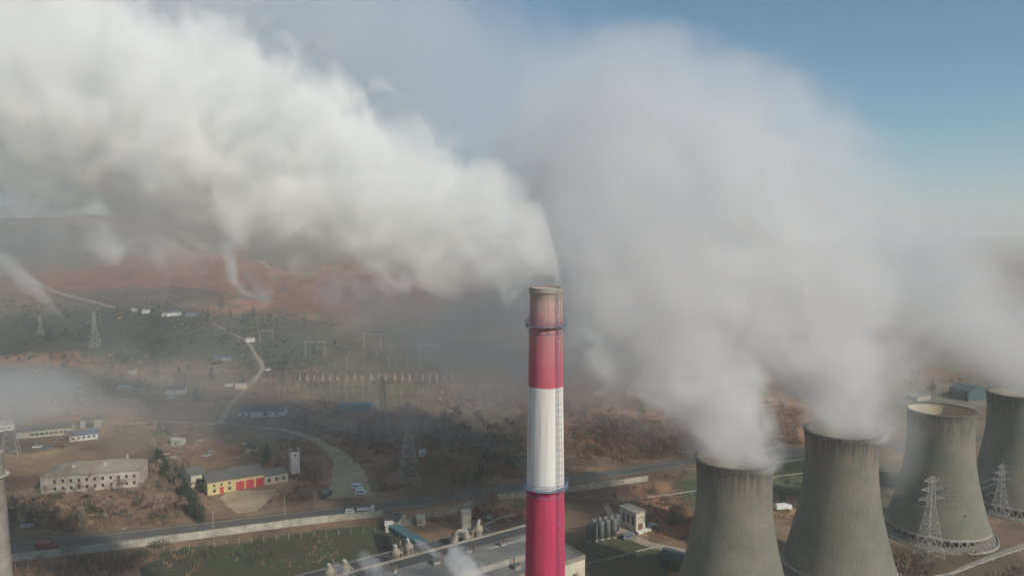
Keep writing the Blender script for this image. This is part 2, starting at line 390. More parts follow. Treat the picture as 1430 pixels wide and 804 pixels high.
for py in (455, 678):
    z = z_at(py); r0 = chr_(z) + .05; r1 = r0 + .72
    pl = MB().lathe([(r0, z), (r1, z), (r1, z + .12), (r0, z + .12)], 48).build('platform', 'bluesteel', ch)
    rl = MB()
    for k in range(24):
        t = 2 * math.pi * k / 24; c, s = math.cos(t), math.sin(t)
        rl.tube((r1 * c, r1 * s, z + .12), (r1 * c, r1 * s, z + 1.25), .035, n=4)
    for h in (.6, 1.2): rl.lathe([(r1 - .035, z + h), (r1 + .035, z + h), (r1 + .035, z + h + .07), (r1 - .035, z + h + .07), (r1 - .035, z + h)], 48)
    rl.build('railing', 'bluesteel', pl)
    br = MB().lathe([(r0 + .02, z - 1.35), (r0 + .08, z - 1.35), (r0 + .08, z - 1.2), (r0 + .02, z - 1.2)], 40)
    for k in range(12):
        t = 2 * math.pi * (k + .3) / 12; c, s = math.cos(t), math.sin(t)
        br.tube((r1 * .985 * c, r1 * .985 * s, z), (r0 * c, r0 * s, z - 1.3), .05, n=4)
    br.build('bracket', 'bluesteel', pl)
    for k in (0, 1, 2, 3, 4, 5):   # lightning rods and lamp stems
        t = -.5 + k * 1.05; c, s = math.cos(t), math.sin(t)
        MB().tube((r1 * c, r1 * s, z + .1), (r1 * c, r1 * s, z + (3.0 if py < 500 else 1.7)), .035, n=4).build('rod', 'bluesteel', pl)
# caged ladder on the right of the side we see
ld = MB(); la = R(-52); zz = 2.0
def lp(z, off, side):
    r = chr_(z) + off; t = la + side / r; return (r * math.cos(t), r * math.sin(t), z)
while zz < CHZ - .5:
    z2 = min(zz + 2.5, CHZ + .4)
    for s in (-.28, .28): ld.tube(lp(zz, .22, s), lp(z2, .22, s), .035, n=4, cap=False)
    for k in range(5):
        h = zz + k * .5; ld.tube(lp(h, .22, -.28), lp(h, .22, .28), .02, n=3, cap=False)
    zz += 2.5
ladder = ld.build('ladder', 'bluesteel', ch)
cg = MB(); zz = 4.0
while zz < CHZ - 1:
    pts = [lp(zz, .22, -.38), lp(zz, .75, -.36), lp(zz, .98, 0), lp(zz, .75, .36), lp(zz, .22, .38)]
    for a, b in zip(pts, pts[1:]): cg.tube(a, b, .03, n=3, cap=False)
    zz += 1.25
for off, s in ((.75, -.36), (.98, 0), (.75, .36)):
    zz = 4.0
    while zz < CHZ - 1.3: cg.tube(lp(zz, off, s), lp(zz + 2.5, off, s), .02, n=3, cap=False); zz += 2.5
cg.build('ladder_cage', 'bluesteel', ladder)

# pale chimney cut by the left edge
p2 = at(-17, 630, 150.0); z_top2 = p2.z
c2 = empty('pale_chimney', 'pale grey concrete chimney cut off by the left edge of the view', 'chimney', (p2.x, p2.y, 0))
MB().lathe([(4.9, 0), (3.6, 40), (2.5, z_top2 - .5), (2.62, z_top2 - .4), (2.62, z_top2), (2.2, z_top2), (2.15, z_top2 - 5)], 40).build('shaft', 'conc', c2, True)
MB().lathe([(2.7, z_top2 - 5), (3.5, z_top2 - 5), (3.5, z_top2 - 4.85), (2.7, z_top2 - 4.85)], 32).build('platform', 'steel', c2)

# ================================================================== COOLING TOWERS
def shell_mat():
    m, nt, N, L = nodes_of('cooling_tower_concrete')
    out = N.new('ShaderNodeOutputMaterial'); b = N.new('ShaderNodeBsdfPrincipled'); L.new(b.outputs[0], out.inputs[0]); b.inputs['Roughness'].default_value = .9
    tc = N.new('ShaderNodeTexCoord'); oi = N.new('ShaderNodeObjectInfo')
    add = N.new('ShaderNodeVectorMath'); add.operation = 'ADD'; L.new(tc.outputs['Object'], add.inputs[0])
    sh = N.new('ShaderNodeVectorMath'); sh.operation = 'SCALE'; sh.inputs[0].default_value = (130, 70, 0); L.new(oi.outputs['Random'], sh.inputs['Scale']); L.new(sh.outputs[0], add.inputs[1])
    P = add.outputs[0]
    sx = N.new('ShaderNodeSeparateXYZ'); L.new(tc.outputs['Object'], sx.inputs[0]); z = sx.outputs['Z']
    ang = mathn(N, L, 'ARCTAN2', sx.outputs['Y'], sx.outputs['X'])
    def noi(scale, vec, det=6, rough=.6):
        n = N.new('ShaderNodeTexNoise'); n.inputs['Scale'].default_value = scale; n.inputs['Detail'].default_value = det; n.inputs['Roughness'].default_value = rough; L.new(vec, n.inputs['Vector']); return n.outputs['Fac']
    def mp(v, s):
        q = N.new('ShaderNodeMapping'); q.inputs['Scale'].default_value = s; L.new(v, q.inputs[0]); return q.outputs[0]
    def rng(src, a, c, lo=0, hi=1):
        x = N.new('ShaderNodeMapRange'); L.new(src, x.inputs[0]); x.inputs[1].default_value = a; x.inputs[2].default_value = c; x.inputs[3].default_value = lo; x.inputs[4].default_value = hi; return x.outputs[0]
    def mixc(f, a, c):
        x = N.new('ShaderNodeMix'); x.data_type = 'RGBA'; L.new(f, x.inputs[0])
        for s, v in ((x.inputs[6], a), (x.inputs[7], c)):
            if isinstance(v, tuple): s.default_value = (*v, 1)
            else: L.new(v, s)
        return x.outputs[2]
    big = noi(.09, P, 7, .65); streak = noi(1.0, mp(P, (1.1, 1.1, .05)), 7, .7); fine = noi(1.3, P, 5, .7); ring = noi(1.0, mp(P, (.05, .05, 1.0)), 4, .6)
    c = mixc(rng(big, .32, .68), (.10, .108, .085), (.195, .185, .142))
    c = mixc(mathn(N, L, 'MULTIPLY', rng(ring, .45, .65), .5), c, (.15, .14, .105))
    c = mixc(mathn(N, L, 'MULTIPLY', rng(fine, .5, .7), .45), c, (.26, .245, .19))
    # pinkish efflorescence in the upper third
    up = rng(z, 26, 48); c = mixc(mathn(N, L, 'MULTIPLY', mathn(N, L, 'MULTIPLY', up, rng(big, .45, .6)), .5), c, (.215, .155, .13))
    # streaks that run down from the rim
    rim = rng(z, 40, 54.5); sf = mathn(N, L, 'MULTIPLY', rng(mathn(N, L, 'ADD', streak, mathn(N, L, 'MULTIPLY', rim, .22)), .58, .74), rng(z, 34, 53, .08, .75))
    c = mixc(sf, c, (.045, .042, .036))
    # pale runs
    c = mixc(mathn(N, L, 'MULTIPLY', rng(streak, .44, .32), .30), c, (.27, .26, .205))
    # formwork lift joints and vertical ribs
    fj = mathn(N, L, 'LESS_THAN', mathn(N, L, 'FRACT', mathn(N, L, 'DIVIDE', z, 1.35)), .09)
    vj = mathn(N, L, 'LESS_THAN', mathn(N, L, 'FRACT', mathn(N, L, 'MULTIPLY', ang, 72 / (2 * math.pi))), .10)
    jj = mathn(N, L, 'MAXIMUM', fj, vj); c = mixc(mathn(N, L, 'MULTIPLY', jj, .42), c, (.10, .09, .07))
    vo = N.new('ShaderNodeTexVoronoi'); vo.inputs['Scale'].default_value = .09; L.new(P, vo.inputs['Vector'])
    hole = mathn(N, L, 'LESS_THAN', vo.outputs['Distance'], .055); c = mixc(mathn(N, L, 'MULTIPLY', hole, .85), c, (.03, .03, .025))
    L.new(c, b.inputs['Base Color'])
    bp = N.new('ShaderNodeBump'); bp.inputs['Strength'].default_value = .35; bp.inputs['Distance'].default_value = .15
    L.new(mathn(N, L, 'SUBTRACT', fine, mathn(N, L, 'MULTIPLY', jj, .6)), bp.inputs['Height']); L.new(bp.outputs[0], b.inputs['Normal'])
    return m
M['shell'] = shell_mat()
M['rimc'] = mat('stained_rim_concrete', (.15, .14, .115), scale=.5, c2=(.05, .045, .04))
M['innershell'] = mat('dry_inner_concrete', (.42, .35, .24), scale=.2, c2=(.32, .27, .19))
def tower_r(z):
    K = [(4.5, 20.3), (10, 18.7), (20, 16.3), (30, 14.35), (38, 13.15), (44, 12.85), (50, 13.1), (54.6, 13.5)]
    for (z0, r0), (z1, r1) in zip(K, K[1:]):
        if z <= z1: t = (z - z0) / (z1 - z0); return r0 + (r1 - r0) * t
    return K[-1][1]
def hyper(z): return 12.9 * math.sqrt(1 + ((z - 44.5) / 33.4) ** 2) if z < 44.5 else 12.9 * math.sqrt(1 + ((z - 44.5) / 30) ** 2)
def make_tower(label):
    t = empty('cooling_tower', label, 'cooling tower', group='concrete cooling towers in a row')
    zs = [4.5 + i * (54.6 - 4.5) / 34 for i in range(35)]
    outer = [(hyper(z), z) for z in zs]
    inner = [(hyper(z) - .45, z) for z in reversed(zs)]
    sh = MB().lathe(outer, 96); sh.build('shell', 'shell', t, True)
    MB().lathe(inner + [(hyper(4.5), 4.5)], 72).build('inner_wall', 'innershell', t, True)
    rr = hyper(54.6)
    MB().lathe([(rr - .1, 54.3), (rr + .35, 54.35), (rr + .35, 54.75), (rr - .75, 54.75), (rr - .75, 54.3)], 96).build('rim', 'rimc', t)
    rb = hyper(4.5); MB().lathe([(rb - .5, 4.1), (rb + .28, 4.1), (rb + .2, 5.0), (rb - .1, 5.0)], 72).build('ring_beam', 'conc', t)
    for k in range(40):
        a = 2 * math.pi * k / 40; a1 = a + math.pi / 40
        s = MB(); 
        for q in (a - math.pi / 40, a + math.pi / 40):
            s.tube(((rb + 1.7) * math.cos(a), (rb + 1.7) * math.sin(a), .3), ((rb - .1) * math.cos(q), (rb - .1) * math.sin(q), 4.3), .2, n=5)
        s.build('support_strut', 'conc', t)
    MB().lathe([(rb + 3.0, 0), (rb + 3.0, .9), (rb + 2.6, .9), (rb + 2.6, .35), (0.01, .3)], 64).build('basin', 'conc', t)
    MB().lathe([(rb - 4.0, .32), (rb - 4.0, 4.6), (.01, 4.7)], 40).build('fill_deck', 'dark', t)
    return t
TW = [(1026, 639, 259, 'cooling tower nearest the chimney, leftmost of the row, steaming'),
      (1176, 600.5, 284, 'steaming cooling tower standing between the leftmost one and the open one'),
      (1315, 571.5, 324, 'cooling tower without steam, its open mouth showing a sunlit inner wall'),
      (1424, 548, 356, 'farthest cooling tower, rightmost, cut by the edge of the view')]
t0 = make_tower(TW[0][3]); TC = []
for i, (px, py, d, lab) in enumerate(TW):
    p = at(px, py, d); TC.append(Vector((p.x, p.y, 54.6)))
    k = p.z / 54.6
    if i == 0: t0.location = (p.x, p.y, 0); t0.scale = (.975, .975, k)
    else: dup(t0, (p.x, p.y, 0), i * .7, lab).scale = (1, 1, k)
    TC[-1].z = p.z

# ================================================================== BUILDINGS
def frame2(A, B):
    d = B - A; return A, math.atan2(d.y, d.x), d.length
def windows(parent, y, xs, z0, w, h, m='glass', name='window', lab=None):
    for x in xs:
        f = MB(); f.box(x - w / 2 - .1, y - .07, z0 - .1, x + w / 2 + .1, y + .03, z0 + h + .1); fo = f.build(name, 'frame', parent)
        MB().box(x - w / 2, y - .10, z0, x + w / 2, y - .05, z0 + h).build('pane', m, fo)
def gable(b, x0, x1, y0, y1, z, h, ov=.4):
    ym = (y0 + y1) / 2; t = .2
    for ya, yb in ((y0 - ov, ym), (y1 + ov, ym)):
        za = z - h * ov / ((y1 - y0) / 2)
        b.poly([(x0 - ov, ya, za), (x1 + ov, ya, za), (x1 + ov, yb, z + h), (x0 - ov, yb, z + h)])
        b.poly([(x0 - ov, ya, za - t), (x0 - ov, yb, z + h - t), (x1 + ov, yb, z + h - t), (x1 + ov, ya, za - t)])
        b.poly([(x0 - ov, ya, za - t), (x1 + ov, ya, za - t), (x1 + ov, ya, za), (x0 - ov, ya, za)])
    return b
def hip(b, x0, x1, y0, y1, z, h, ov=.5):
    ym = (y0 + y1) / 2; k = (y1 - y0) / 2; X0, X1, Y0, Y1 = x0 - ov, x1 + ov, y0 - ov, y1 + ov
    b.poly([(X0, Y0, z), (X1, Y0, z), (x1 - k, ym, z + h), (x0 + k, ym, z + h)]); b.poly([(X1, Y1, z), (X0, Y1, z), (x0 + k, ym, z + h), (x1 - k, ym, z + h)])
    b.poly([(X1, Y0, z), (X1, Y1, z), (x1 - k, ym, z + h)]); b.poly([(X0, Y1, z), (X0, Y0, z), (x0 + k, ym, z + h)]); b.poly([(X0, Y0, z), (X0, Y1, z), (X1, Y1, z), (X1, Y0, z)])
    return b
def gable_wall(b, x0, x1, y0, y1, z, h):
    b.box(x0, y0, 0, x1, y1, z); ym = (y0 + y1) / 2
    for x in (x0, x1): b.poly([(x, y0, z), (x, y1, z), (x, ym, z + h - .12)])
    return b
def building(name, label, A, B, depth, h, roof='gable', rh=2, wm='white', rm='roof_grey', win=None, cat='building', group=None, door=None, chim=None):
    loc, rz, L_ = frame2(A, B)
    e = empty(name, label, cat, (loc.x, loc.y, hill(loc.x, loc.y)), rz, group)
    w = MB()
    if roof == 'gable': gable_wall(w, 0, L_, 0, depth, h, rh)
    else: w.box(0, 0, 0, L_, depth, h)
    w.build('wall', wm, e)
    r = MB()
    if roof == 'gable': gable(r, 0, L_, 0, depth, h, rh)
    elif roof == 'hip': hip(r, 0, L_, 0, depth, h, rh)
    else: r.box(-.3, -.3, h, L_ + .3, depth + .3, h + .35)
    ro = r.build('roof', rm, e)
    if chim:
        for cx in chim: MB().box(L_ * cx - .4, depth * .62, h, L_ * cx + .4, depth * .62 + .8, h + rh + 1.2).build('chimney_stack', 'stained', ro)
    if win:
        for (n, z0, ww, hh, a, b_) in win:
            windows(e, 0, [L_ * (a + (b_ - a) * (i + .5) / n) for i in range(n)], z0, ww, hh)
    if door:
        for (dx, dw, dh, dm) in door: MB().box(L_ * dx - dw / 2, -.12, 0, L_ * dx + dw / 2, .05, dh).build('door', dm, e)
    return e, L_
# two-storey block
building('school_building', 'long two-storey pale building with a hipped roof and two rows of windows on the left', G(57, 690), G(196, 679), 19, 8.6, 'hip', 4.2, 'stained', 'roof_tan',
         win=[(11, 1.5, 1.3, 1.7, .1, .98), (11, 5.1, 1.3, 1.7, .1, .98)], chim=(.82,))
building('long_building', 'long low cream building with a grey roof behind the two-storey block', G(22, 613), G(99, 606), 16, 4.5, 'gable', 1.8, 'cream', 'roof_grey', win=[(8, 1.3, 2.0, 1.6, .25, .95)])
building('low_building', 'small low building with a blue sheet roof and a strip of white wall', G(97, 617), G(137, 612), 15, 3.6, 'gable', 1.6, 'white', 'roof_blue', win=[(5, 1.2, 1.5, 1.4, .05, .95)])
building('low_building', 'white low building with a pale roof at the left edge above the long one', G(-25, 606), G(20, 600), 14, 4.2, 'gable', 1.5, 'white', 'debris', win=[(4, 1.2, 1.5, 1.4, .05, .95)])
building('store_shed', 'grey boxy shed with a dark opening behind the blue-roofed building', G(112, 598), G(142, 596), 9, 5.2, 'flat', 1, 'conc', 'roof_grey', door=[(.45, 5, 4, 'dark')], cat='shed')
building('bungalow', 'white bungalow with a grey roof standing alone above the dirt road', G(333, 583), G(396, 582), 12, 4.4, 'gable', 2.4, 'white', 'roof_grey',
         win=[(2, 1.4, 1.6, 1.6, .05, .32), (1, 1.4, 2.8, 1.8, .52, .68), (1, 1.4, 1.8, 1.6, .76, .92)], door=[(.42, 2.2, 2.8, 'white')])
building('cottage', 'tiny white cottage with a grey roof near the left middle', G(231, 551), G(258, 550), 8, 3.9, 'gable', 2.6, 'white', 'roof_grey', win=[(1, 1.4, 1.2, 1.3, .3, .6)])
for o_ in [o for o in col.objects if o.get('label', '').startswith('long two-storey')]:
    L0 = (G(196, 679) - G(57, 690)).length
    for k in (.02, .34, .66, .985): MB().tube((L0 * k, -.12, .2), (L0 * k, -.12, 8.6), .09, n=5).build('downpipe', 'conc', o_)
    MB().box(-.3, -.06, 4.2, L0 + .05, .01, 4.45).build('string_course', 'conc', o_)
    for k in (.25, .5, .68): MB().box(L0 * k - .9, -1.4, 0, L0 * k + .9, .01, 2.6).build('porch', 'stained', o_)
    for k in (.3, .62): MB().box(L0 * k - .8, 5, 9, L0 * k + .8, 7, 12.4).build('dormer', 'stained', o_)
# fire station: yellow office, three-door garage, wing, hose tower
fsA = G(290, 692); fsB = G(403, 672)
loc, frz, fL = frame2(fsA, fsB)
fs = empty('fire_station', 'yellow fire station with three red garage doors', 'building', (fsA.x, fsA.y, 0), frz)
x1, x2 = fL * .335, fL * .70
MB().box(0, 0, 0, x1, 11, 6.6).box(.0, -.12, 6.0, x1, 0.02, 6.6).build('wall', 'yellow', fs)
MB().box(x1 + .01, 1.0, 0, x2, 12, 6.2).build('wall', 'yellow', fs)
gable_wall(MB(), x2 + .01, fL, 0.4, 10, 4.9, 1.8).build('wall', 'cream', fs)
MB().poly([(-.4, -.4, 6.61), (x1 + .2, -.4, 6.61), (x1 + .2, 11.4, 8.4), (-.4, 11.4, 8.4)]).poly([(-.4, -.4, 6.61), (-.4, 11.4, 8.4), (-.4, 11.4, 6.6), (-.4, -.4, 6.3)]).poly([(-.4, -.4, 6.3), (x1 + .2, -.4, 6.3), (x1 + .2, -.4, 6.61), (-.4, -.4, 6.61)]).build('roof', 'roof_grey', fs)
MB().poly([(x1 + .2, .5, 6.21), (x2 + .2, .5, 6.21), (x2 + .2, 12.4, 8.6), (x1 + .2, 12.4, 8.6)]).poly([(x1 + .2, .5, 5.9), (x2 + .2, .5, 5.9), (x2 + .2, .5, 6.21), (x1 + .2, .5, 6.21)]).poly([(x2 + .2, .5, 6.21), (x2 + .2, .5, 5.9), (x2 + .2, 12.4, 6.0), (x2 + .2, 12.4, 8.6)]).build('roof', 'roof_grey', fs)
gable(MB(), x2 + .3, fL, .4, 10, 4.9, 1.8).build('roof', 'roof_grey', fs)
gw = (x2 - x1) / 3
for k in range(3):
    d = MB().box(x1 + gw * k + .5, .86, 0, x1 + gw * (k + 1) - .5, 1.03, 4.3).build('garage_door', 'red', fs)
    MB().box(x1 + gw * (k + .5) - .04, .82, .1, x1 + gw * (k + .5) + .04, .86, 4.2).build('door_split', 'dark', d)
d = MB().box(x1 * .5 - .9, -.1, 0, x1 * .5 + .9, .03, 2.9).build('door', 'red', fs)
MB().box(x1 * .5 - 1.2, -.7, 3.1, x1 * .5 + 1.2, 0, 3.3).build('canopy', 'red', d)
windows(fs, 0, [x1 * .24, x1 * .78], 1.2, 1.4, 1.6); windows(fs, 0, [x1 * .24, x1 * .78, x1 * .5], 4.1, 1.2, 1.1)
windows(fs, .4, [x2 + (fL - x2) * k for k in (.17, .5, .8)], 1.5, 1.5, 1.8)
tw = empty('hose_tower', 'square pale pink hose tower rising behind the right wing of the fire station', 'tower', (G(388, 672).x + 4, G(388, 672).y + 11, 0), frz)
MB().box(0, 0, 0, 4.6, 4.6, 12.4).build('wall', 'pink', tw); MB().box(-.2, -.2, 12.4, 4.8, 4.8, 12.8).build('roof', 'roof_grey', tw)
for k in (0, 4.3): MB().box(k, 0, 12.8, k + .3, 4.6, 13.6).build('parapet', 'pink', tw)
windows(tw, 0, [2.3], 9.8, 1.0, 1.2)
building('annex_building', 'cream outbuilding with a grey roof touching the left of the yellow fire station', G(267, 681), G(287, 676), 14, 6.4, 'gable', 2.0, 'cream', 'roof_grey', win=[(2, 1.3, 1.3, 1.5, .35, .95)])
# pump house right of the chimney, beside the tanks
pa, prz, pL = frame2(G(888, 743), G(902, 739)); pL = 5.6
ph = empty('pump_house', 'small two-tone pump house with a dark left side, beside the row of grey tanks', 'building', (pa.x, pa.y, 0), prz)
MB().box(0, 0, 0, pL, 11, 8.2).build('wall', 'cream', ph); MB().box(-.35, -.35, 8.2, pL + .35, 11.35, 8.6).build('roof', 'conc', ph)
for yy in (2.0, 5.0, 8.0): MB().box(-.06, yy - .8, 2.5, .03, yy + .8, 6.6).build('window', 'glass', ph)
MB().box(1.2, -.08, 0, 3.8, .03, 3.6).build('door', 'rust', ph)
MB().tube((1.2, -.07, 5.6), (2.8, -.07, 6.9), .12, n=4).tube((2.8, -.07, 6.9), (4.4, -.07, 5.6), .12, n=4).build('roof_emblem', 'dark', ph)
MB().box(-.5, -2.4, 0, 7.5, -.4, .9).build('loading_ramp', 'white', ph)

# round-topped steel shelter beside the pump house
q = G(911, 737); hs = empty('arched_shelter', 'small half-round shelter with a rusty shell right of the pump house', 'shelter', (q.x, q.y, 0), .5)
MB().lathe([(2.2, -1.5), (2.4, -1.5), (2.4, 2), (2.2, 2), (2.2, -1.5)], 12, a0=0, a1=math.pi).build('shell', 'debris', hs).rotation_euler = (R(90), 0, 0)
MB().box(-2.3, 1.2, 0, 2.3, 1.35, 1.6).build('back_wall', 'rust', hs)
# grey vertical tanks, two rows of five
tk = empty('storage_tank', 'slim grey upright tank in the double row left of the pump house', 'tank', (0, 0, 0), 0, 'slim grey tanks in a double row')
MB().lathe([(1.25, .5), (1.25, 7.2), (1.05, 7.7), (.5, 8.0), (.01, 8.05)], 20, cap0=True).build('body', 'tank', tk, True)
MB().lathe([(1.4, 0), (1.4, .5), (.3, .5)], 16).build('base', 'conc', tk)
MB().tube((.9, -.9, .4), (.9, -.9, 8.0), .07, n=4).build('pipe', 'bluesteel', tk)
MB().lathe([(1.3, 3.9), (1.32, 4.0), (1.3, 4.1)], 20).build('band', 'bluesteel', tk)
# front row (822..857), back row a little farther and to the right
first = True
for r_, (xa, ya, xb, yb) in enumerate([(822, 756, 857, 749), (829, 748, 861, 742)]):
    for k in range(5):
        t = k / 4; g = G(xa + (xb - xa) * t, ya + (yb - ya) * t)
        names = [['leftmost', 'second from the left', 'middle', 'fourth from the left', 'rightmost'][k], ['front', 'back'][r_]]
        lab = '%s slim grey tank of the %s row, by the pump house' % tuple(names)
        if first: tk.location = (g.x, g.y, 0); tk['label'] = lab; first = False
        else: dup(tk, (g.x, g.y, 0), random.uniform(-.3, .3), lab)
# dark teal shed near tower 1
building('site_shed', 'dark green-blue shed half hidden behind the nearest cooling tower', G(919, 790), G(948, 800), 9, 4.6, 'gable', 1.6, 'bushg', 'dimteal', door=[(.4, 3, 3, 'dark')], cat='shed')
# buildings far behind the open tower
building('far_works', 'dim teal shed seen just above the open cooling tower mouth', GH(1325, 556), GH(1352, 562), 22, 8, 'gable', 3, 'dimteal', 'dimteal', cat='shed', win=[(5, 3, 2, 4, 0, 1)])
building('far_works', 'low grey shed left of the teal one, above the open cooling tower', GH(1281, 562), GH(1300, 558), 10, 3, 'flat', 1, 'conc', 'roof_tan', cat='shed')

# ---- turbine hall
RZ = 22.0
C0 = G(737, 733, RZ); E1 = G(817, 777, RZ)
v_ = (E1 - C0); W = v_.length; v_ = v_.normalized(); u_ = Vector((v_.y, -v_.x, 0)).normalized()
if u_.y > 0: u_ = -u_
hall = empty('turbine_hall', 'long flat-roofed power station hall at the foot of the picture behind the red chimney', 'building', (C0.x, C0.y, 0), math.atan2(v_.y, v_.x))
# local x = across the roof (to the right), local -y = towards the camera
HL = 130
MB().box(0, -HL, 0, W, 0, RZ - .02).build('wall', 'cream', hall)
MB().box(.5, -HL + .5, RZ, W - .5, -.5, RZ + .06).build('roof', 'roof_conc', hall)
par = MB()
par.box(-.1, -HL, RZ - .8, .25, .1, RZ + .7).box(W - .25, -HL, RZ - .8, W + .1, .1, RZ + .7).box(.25, -.25, RZ - .8, W - .25, .1, RZ + .7)
par.build('parapet', 'roof_tan', hall)
MB().box(.6, -HL + 1, RZ + .07, 6.0, -1, RZ + .1).build('roof_strip', 'roof_dark', hall)
MB().poly([(6.5, -3, RZ + .12), (11.5, -2, RZ + .12), (11.5, -12, RZ + .12), (13, -22, RZ + .12), (8.4, -24, RZ + .12), (9, -12, RZ + .12)]).build('roof_patch', 'roof_pale', hall)
mo = MB().box(15.5, -HL, RZ + .07, 24, -15, RZ + 2.2).build('roof_monitor', 'conc', hall)
MB().box(15.2, -HL, RZ + 2.2, 24.3, -14.7, RZ + 2.5).build('monitor_roof', 'roof_conc', mo)
for k in range(16): MB().box(15.38, -21 - k * 6.5, RZ + .6, 15.52, -16.2 - k * 6.5, RZ + 1.8).build('monitor_window', 'glass', mo)
for k in range(10): MB().box(W - .05, -10 - k * 9, 6, W + .12, -5 - k * 9, 15).build('window', 'glass', hall)
for k in range(4): MB().box(3 + k * 7.5, -.1, 5, 6.2 + k * 7.5, .12, 14).build('window', 'glass', hall)
# pipe bends on the right wall
pb = MB()
for k in range(2):
    x0 = W + .9 + k * 1.1; pts = [(W, -4 - k, 17), (x0, -4 - k, 17.4), (x0 + 1.5, -4 - k, 16.6), (x0 + 2.0, -4 - k, 14), (x0 + 2.0, -4 - k, 0)]
    for a, b in zip(pts, pts[1:]): pb.tube(a, b, .45, n=8)
pb.build('duct', 'beige', hall)
# boiler annex: lower dark roof to the left
annex = empty('boiler_annex', 'lower annex with a dark bitumen roof carrying beige ventilators, left of the hall', 'building', (C0.x, C0.y, 0), math.atan2(v_.y, v_.x))
AZ = 15.0; AW = 22
MB().box(-AW, -HL, 0, -.3, -6, AZ - .02).build('wall', 'wallc', annex)
MB().box(-AW + .4, -HL + .4, AZ, -.3, -6.4, AZ + .06).build('roof', 'roof_dark', annex)
MB().box(-AW - .2, -HL, AZ - .8, -AW + .4, -6, AZ + .5).box(-AW + .4, -6.4, AZ - .8, -.3, -5.8, AZ + .5).build('parapet', 'roof_grey', annex)
def loc_world(e, x, y, z=0):
    c, s = math.cos(e.rotation_euler.z), math.sin(e.rotation_euler.z)
    return Vector((e.location.x + c * x - s * y, e.location.y + s * x + c * y, z))
# ventilators: stubby beige stack with a cone, hooded cap and side duct
def make_vent(label):
    t = empty('roof_ventilator', label, 'ventilator', group='beige ventilators on the annex roof')
    MB().lathe([(1.9, 0), (1.9, 2.2), (1.35, 3.2), (1.35, 4.4), (1.7, 4.9), (1.7, 6.2), (1.0, 7.2), (.7, 7.4)], 20, cap1=True).build('body', 'beige', t, True)
    for z, r in ((2.2, 1.98), (4.95, 1.8), (6.15, 1.8)): MB().lathe([(r - .15, z - .12), (r, z - .12), (r, z + .12), (r - .15, z + .12)], 20).build('flange', 'conc', t)
    MB().tube((0, 0, 7.3), (0, 0, 8.2), .5, n=10).tube((0, 0, 8.1), (-.9, -.3, 8.8), .55, n=10).build('hood', 'debris', t)
    MB().tube((1.2, 0, 5.6), (2.6, 0, 5.2), .35, n=8).tube((2.6, 0, 5.3), (2.6, 0, .1), .35, n=8).build('side_duct', 'beige', t)
    return t
vent_px = [(652, 768, 'nearer the hall, left of the far pair', 1.0), (668, 758, 'tallest, right of the far pair', 1.1), (553, 790, 'left one of the middle pair', 1.0), (571, 782, 'right one of the middle pair', 1.0), (461, 818, 'left one at the bottom edge', 1.0), (483, 812, 'right one at the bottom edge', 1.0)]
v0 = None
for (px, py, wh, s) in vent_px:
    s *= .88; g = G(px, py, AZ + .06); lab = 'beige ventilator on the dark roof, ' + wh
    if v0 is None: v0 = make_vent(lab); v0.location = g; v0.scale = (s, s, s)
    else: dup(v0, g, random.uniform(0, 6), lab, s)
hp = None
for k, (x, y, rz) in enumerate([(8, -30, 0), (10, -44, .1), (7.5, -58, 0), (12, -70, .2), (27, -12, 0), (27.5, -24, 0), (10, -18, .3), (-5, -28, 0), (-14, -40, .2), (-9, -52, 0), (-17, -18, .1), (-6, -68, 0)]):
    base = RZ + .06 if x > 0 else AZ + .06; w_p = loc_world(hall, x, y, base)
    if hp is None:
        hp = empty('roof_hatch', 'small grey hatch box with a bent vent pipe on the power station roofs', 'roof hatch', w_p, rz, 'hatch boxes on the roofs')
        MB().box(-.9, -.9, 0, .9, .9, 1.1).build('curb', 'conc', hp); MB().box(-1.05, -1.05, 1.1, 1.05, 1.05, 1.25).build('lid', 'roof_grey', hp)
        MB().tube((1.5, 0, 0), (1.5, 0, 1.9), .2, n=7).tube((1.5, 0, 1.85), (2.1, 0, 2.1), .2, n=7).build('vent_pipe', 'rust', hp)
    else: dup(hp, w_p, rz + random.uniform(0, 3), sc=random.uniform(.8, 1.3))
rp = empty('roof_pipeline', 'rusty pipe running along the dark roof beside the ventilators', 'pipeline', loc_world(hall, -3, -8, AZ + .06), hall.rotation_euler.z)
b_ = MB().tube((0, 0, .8), (0, -95, .8), .38, n=8).tube((-1.1, 0, .7), (-1.1, -95, .7), .25, n=8); b_.build('pipe', 'rust', rp)
for k in range(14): MB().box(-1.5, -3.2 - k * 7, 0, .5, -3 - k * 7, .45).build('saddle', 'conc', rp)
# dust separator with a big elbow
g = G(637, 764, AZ + .06); se = empty('dust_separator', 'squat beige separator with a round elbow duct left of the far ventilators', 'separator', g, .3)
MB().lathe([(2.3, 0), (2.3, 2.6), (1.2, 4.0), (1.2, 4.4)], 20, cap1=True).build('body', 'beige', se, True)
eb = MB(); pts = [(0, 0, 4.2), (0, 0, 5.2), (.6, 0, 6.0), (1.7, 0, 6.2), (2.8, 0, 5.8), (3.3, 0, 4.8), (3.3, 0, 0)]
for a, b in zip(pts, pts[1:]): eb.tube(a, b, .75, n=12)
eb.build('elbow_duct', 'conc', se)
g = G(654, 733, 0); building('switch_cabin', 'pale square cabin behind the far ventilators', G(646, 745), G(658, 744), 4, 9, 'flat', 1, 'cream', 'debris', cat='cabin')
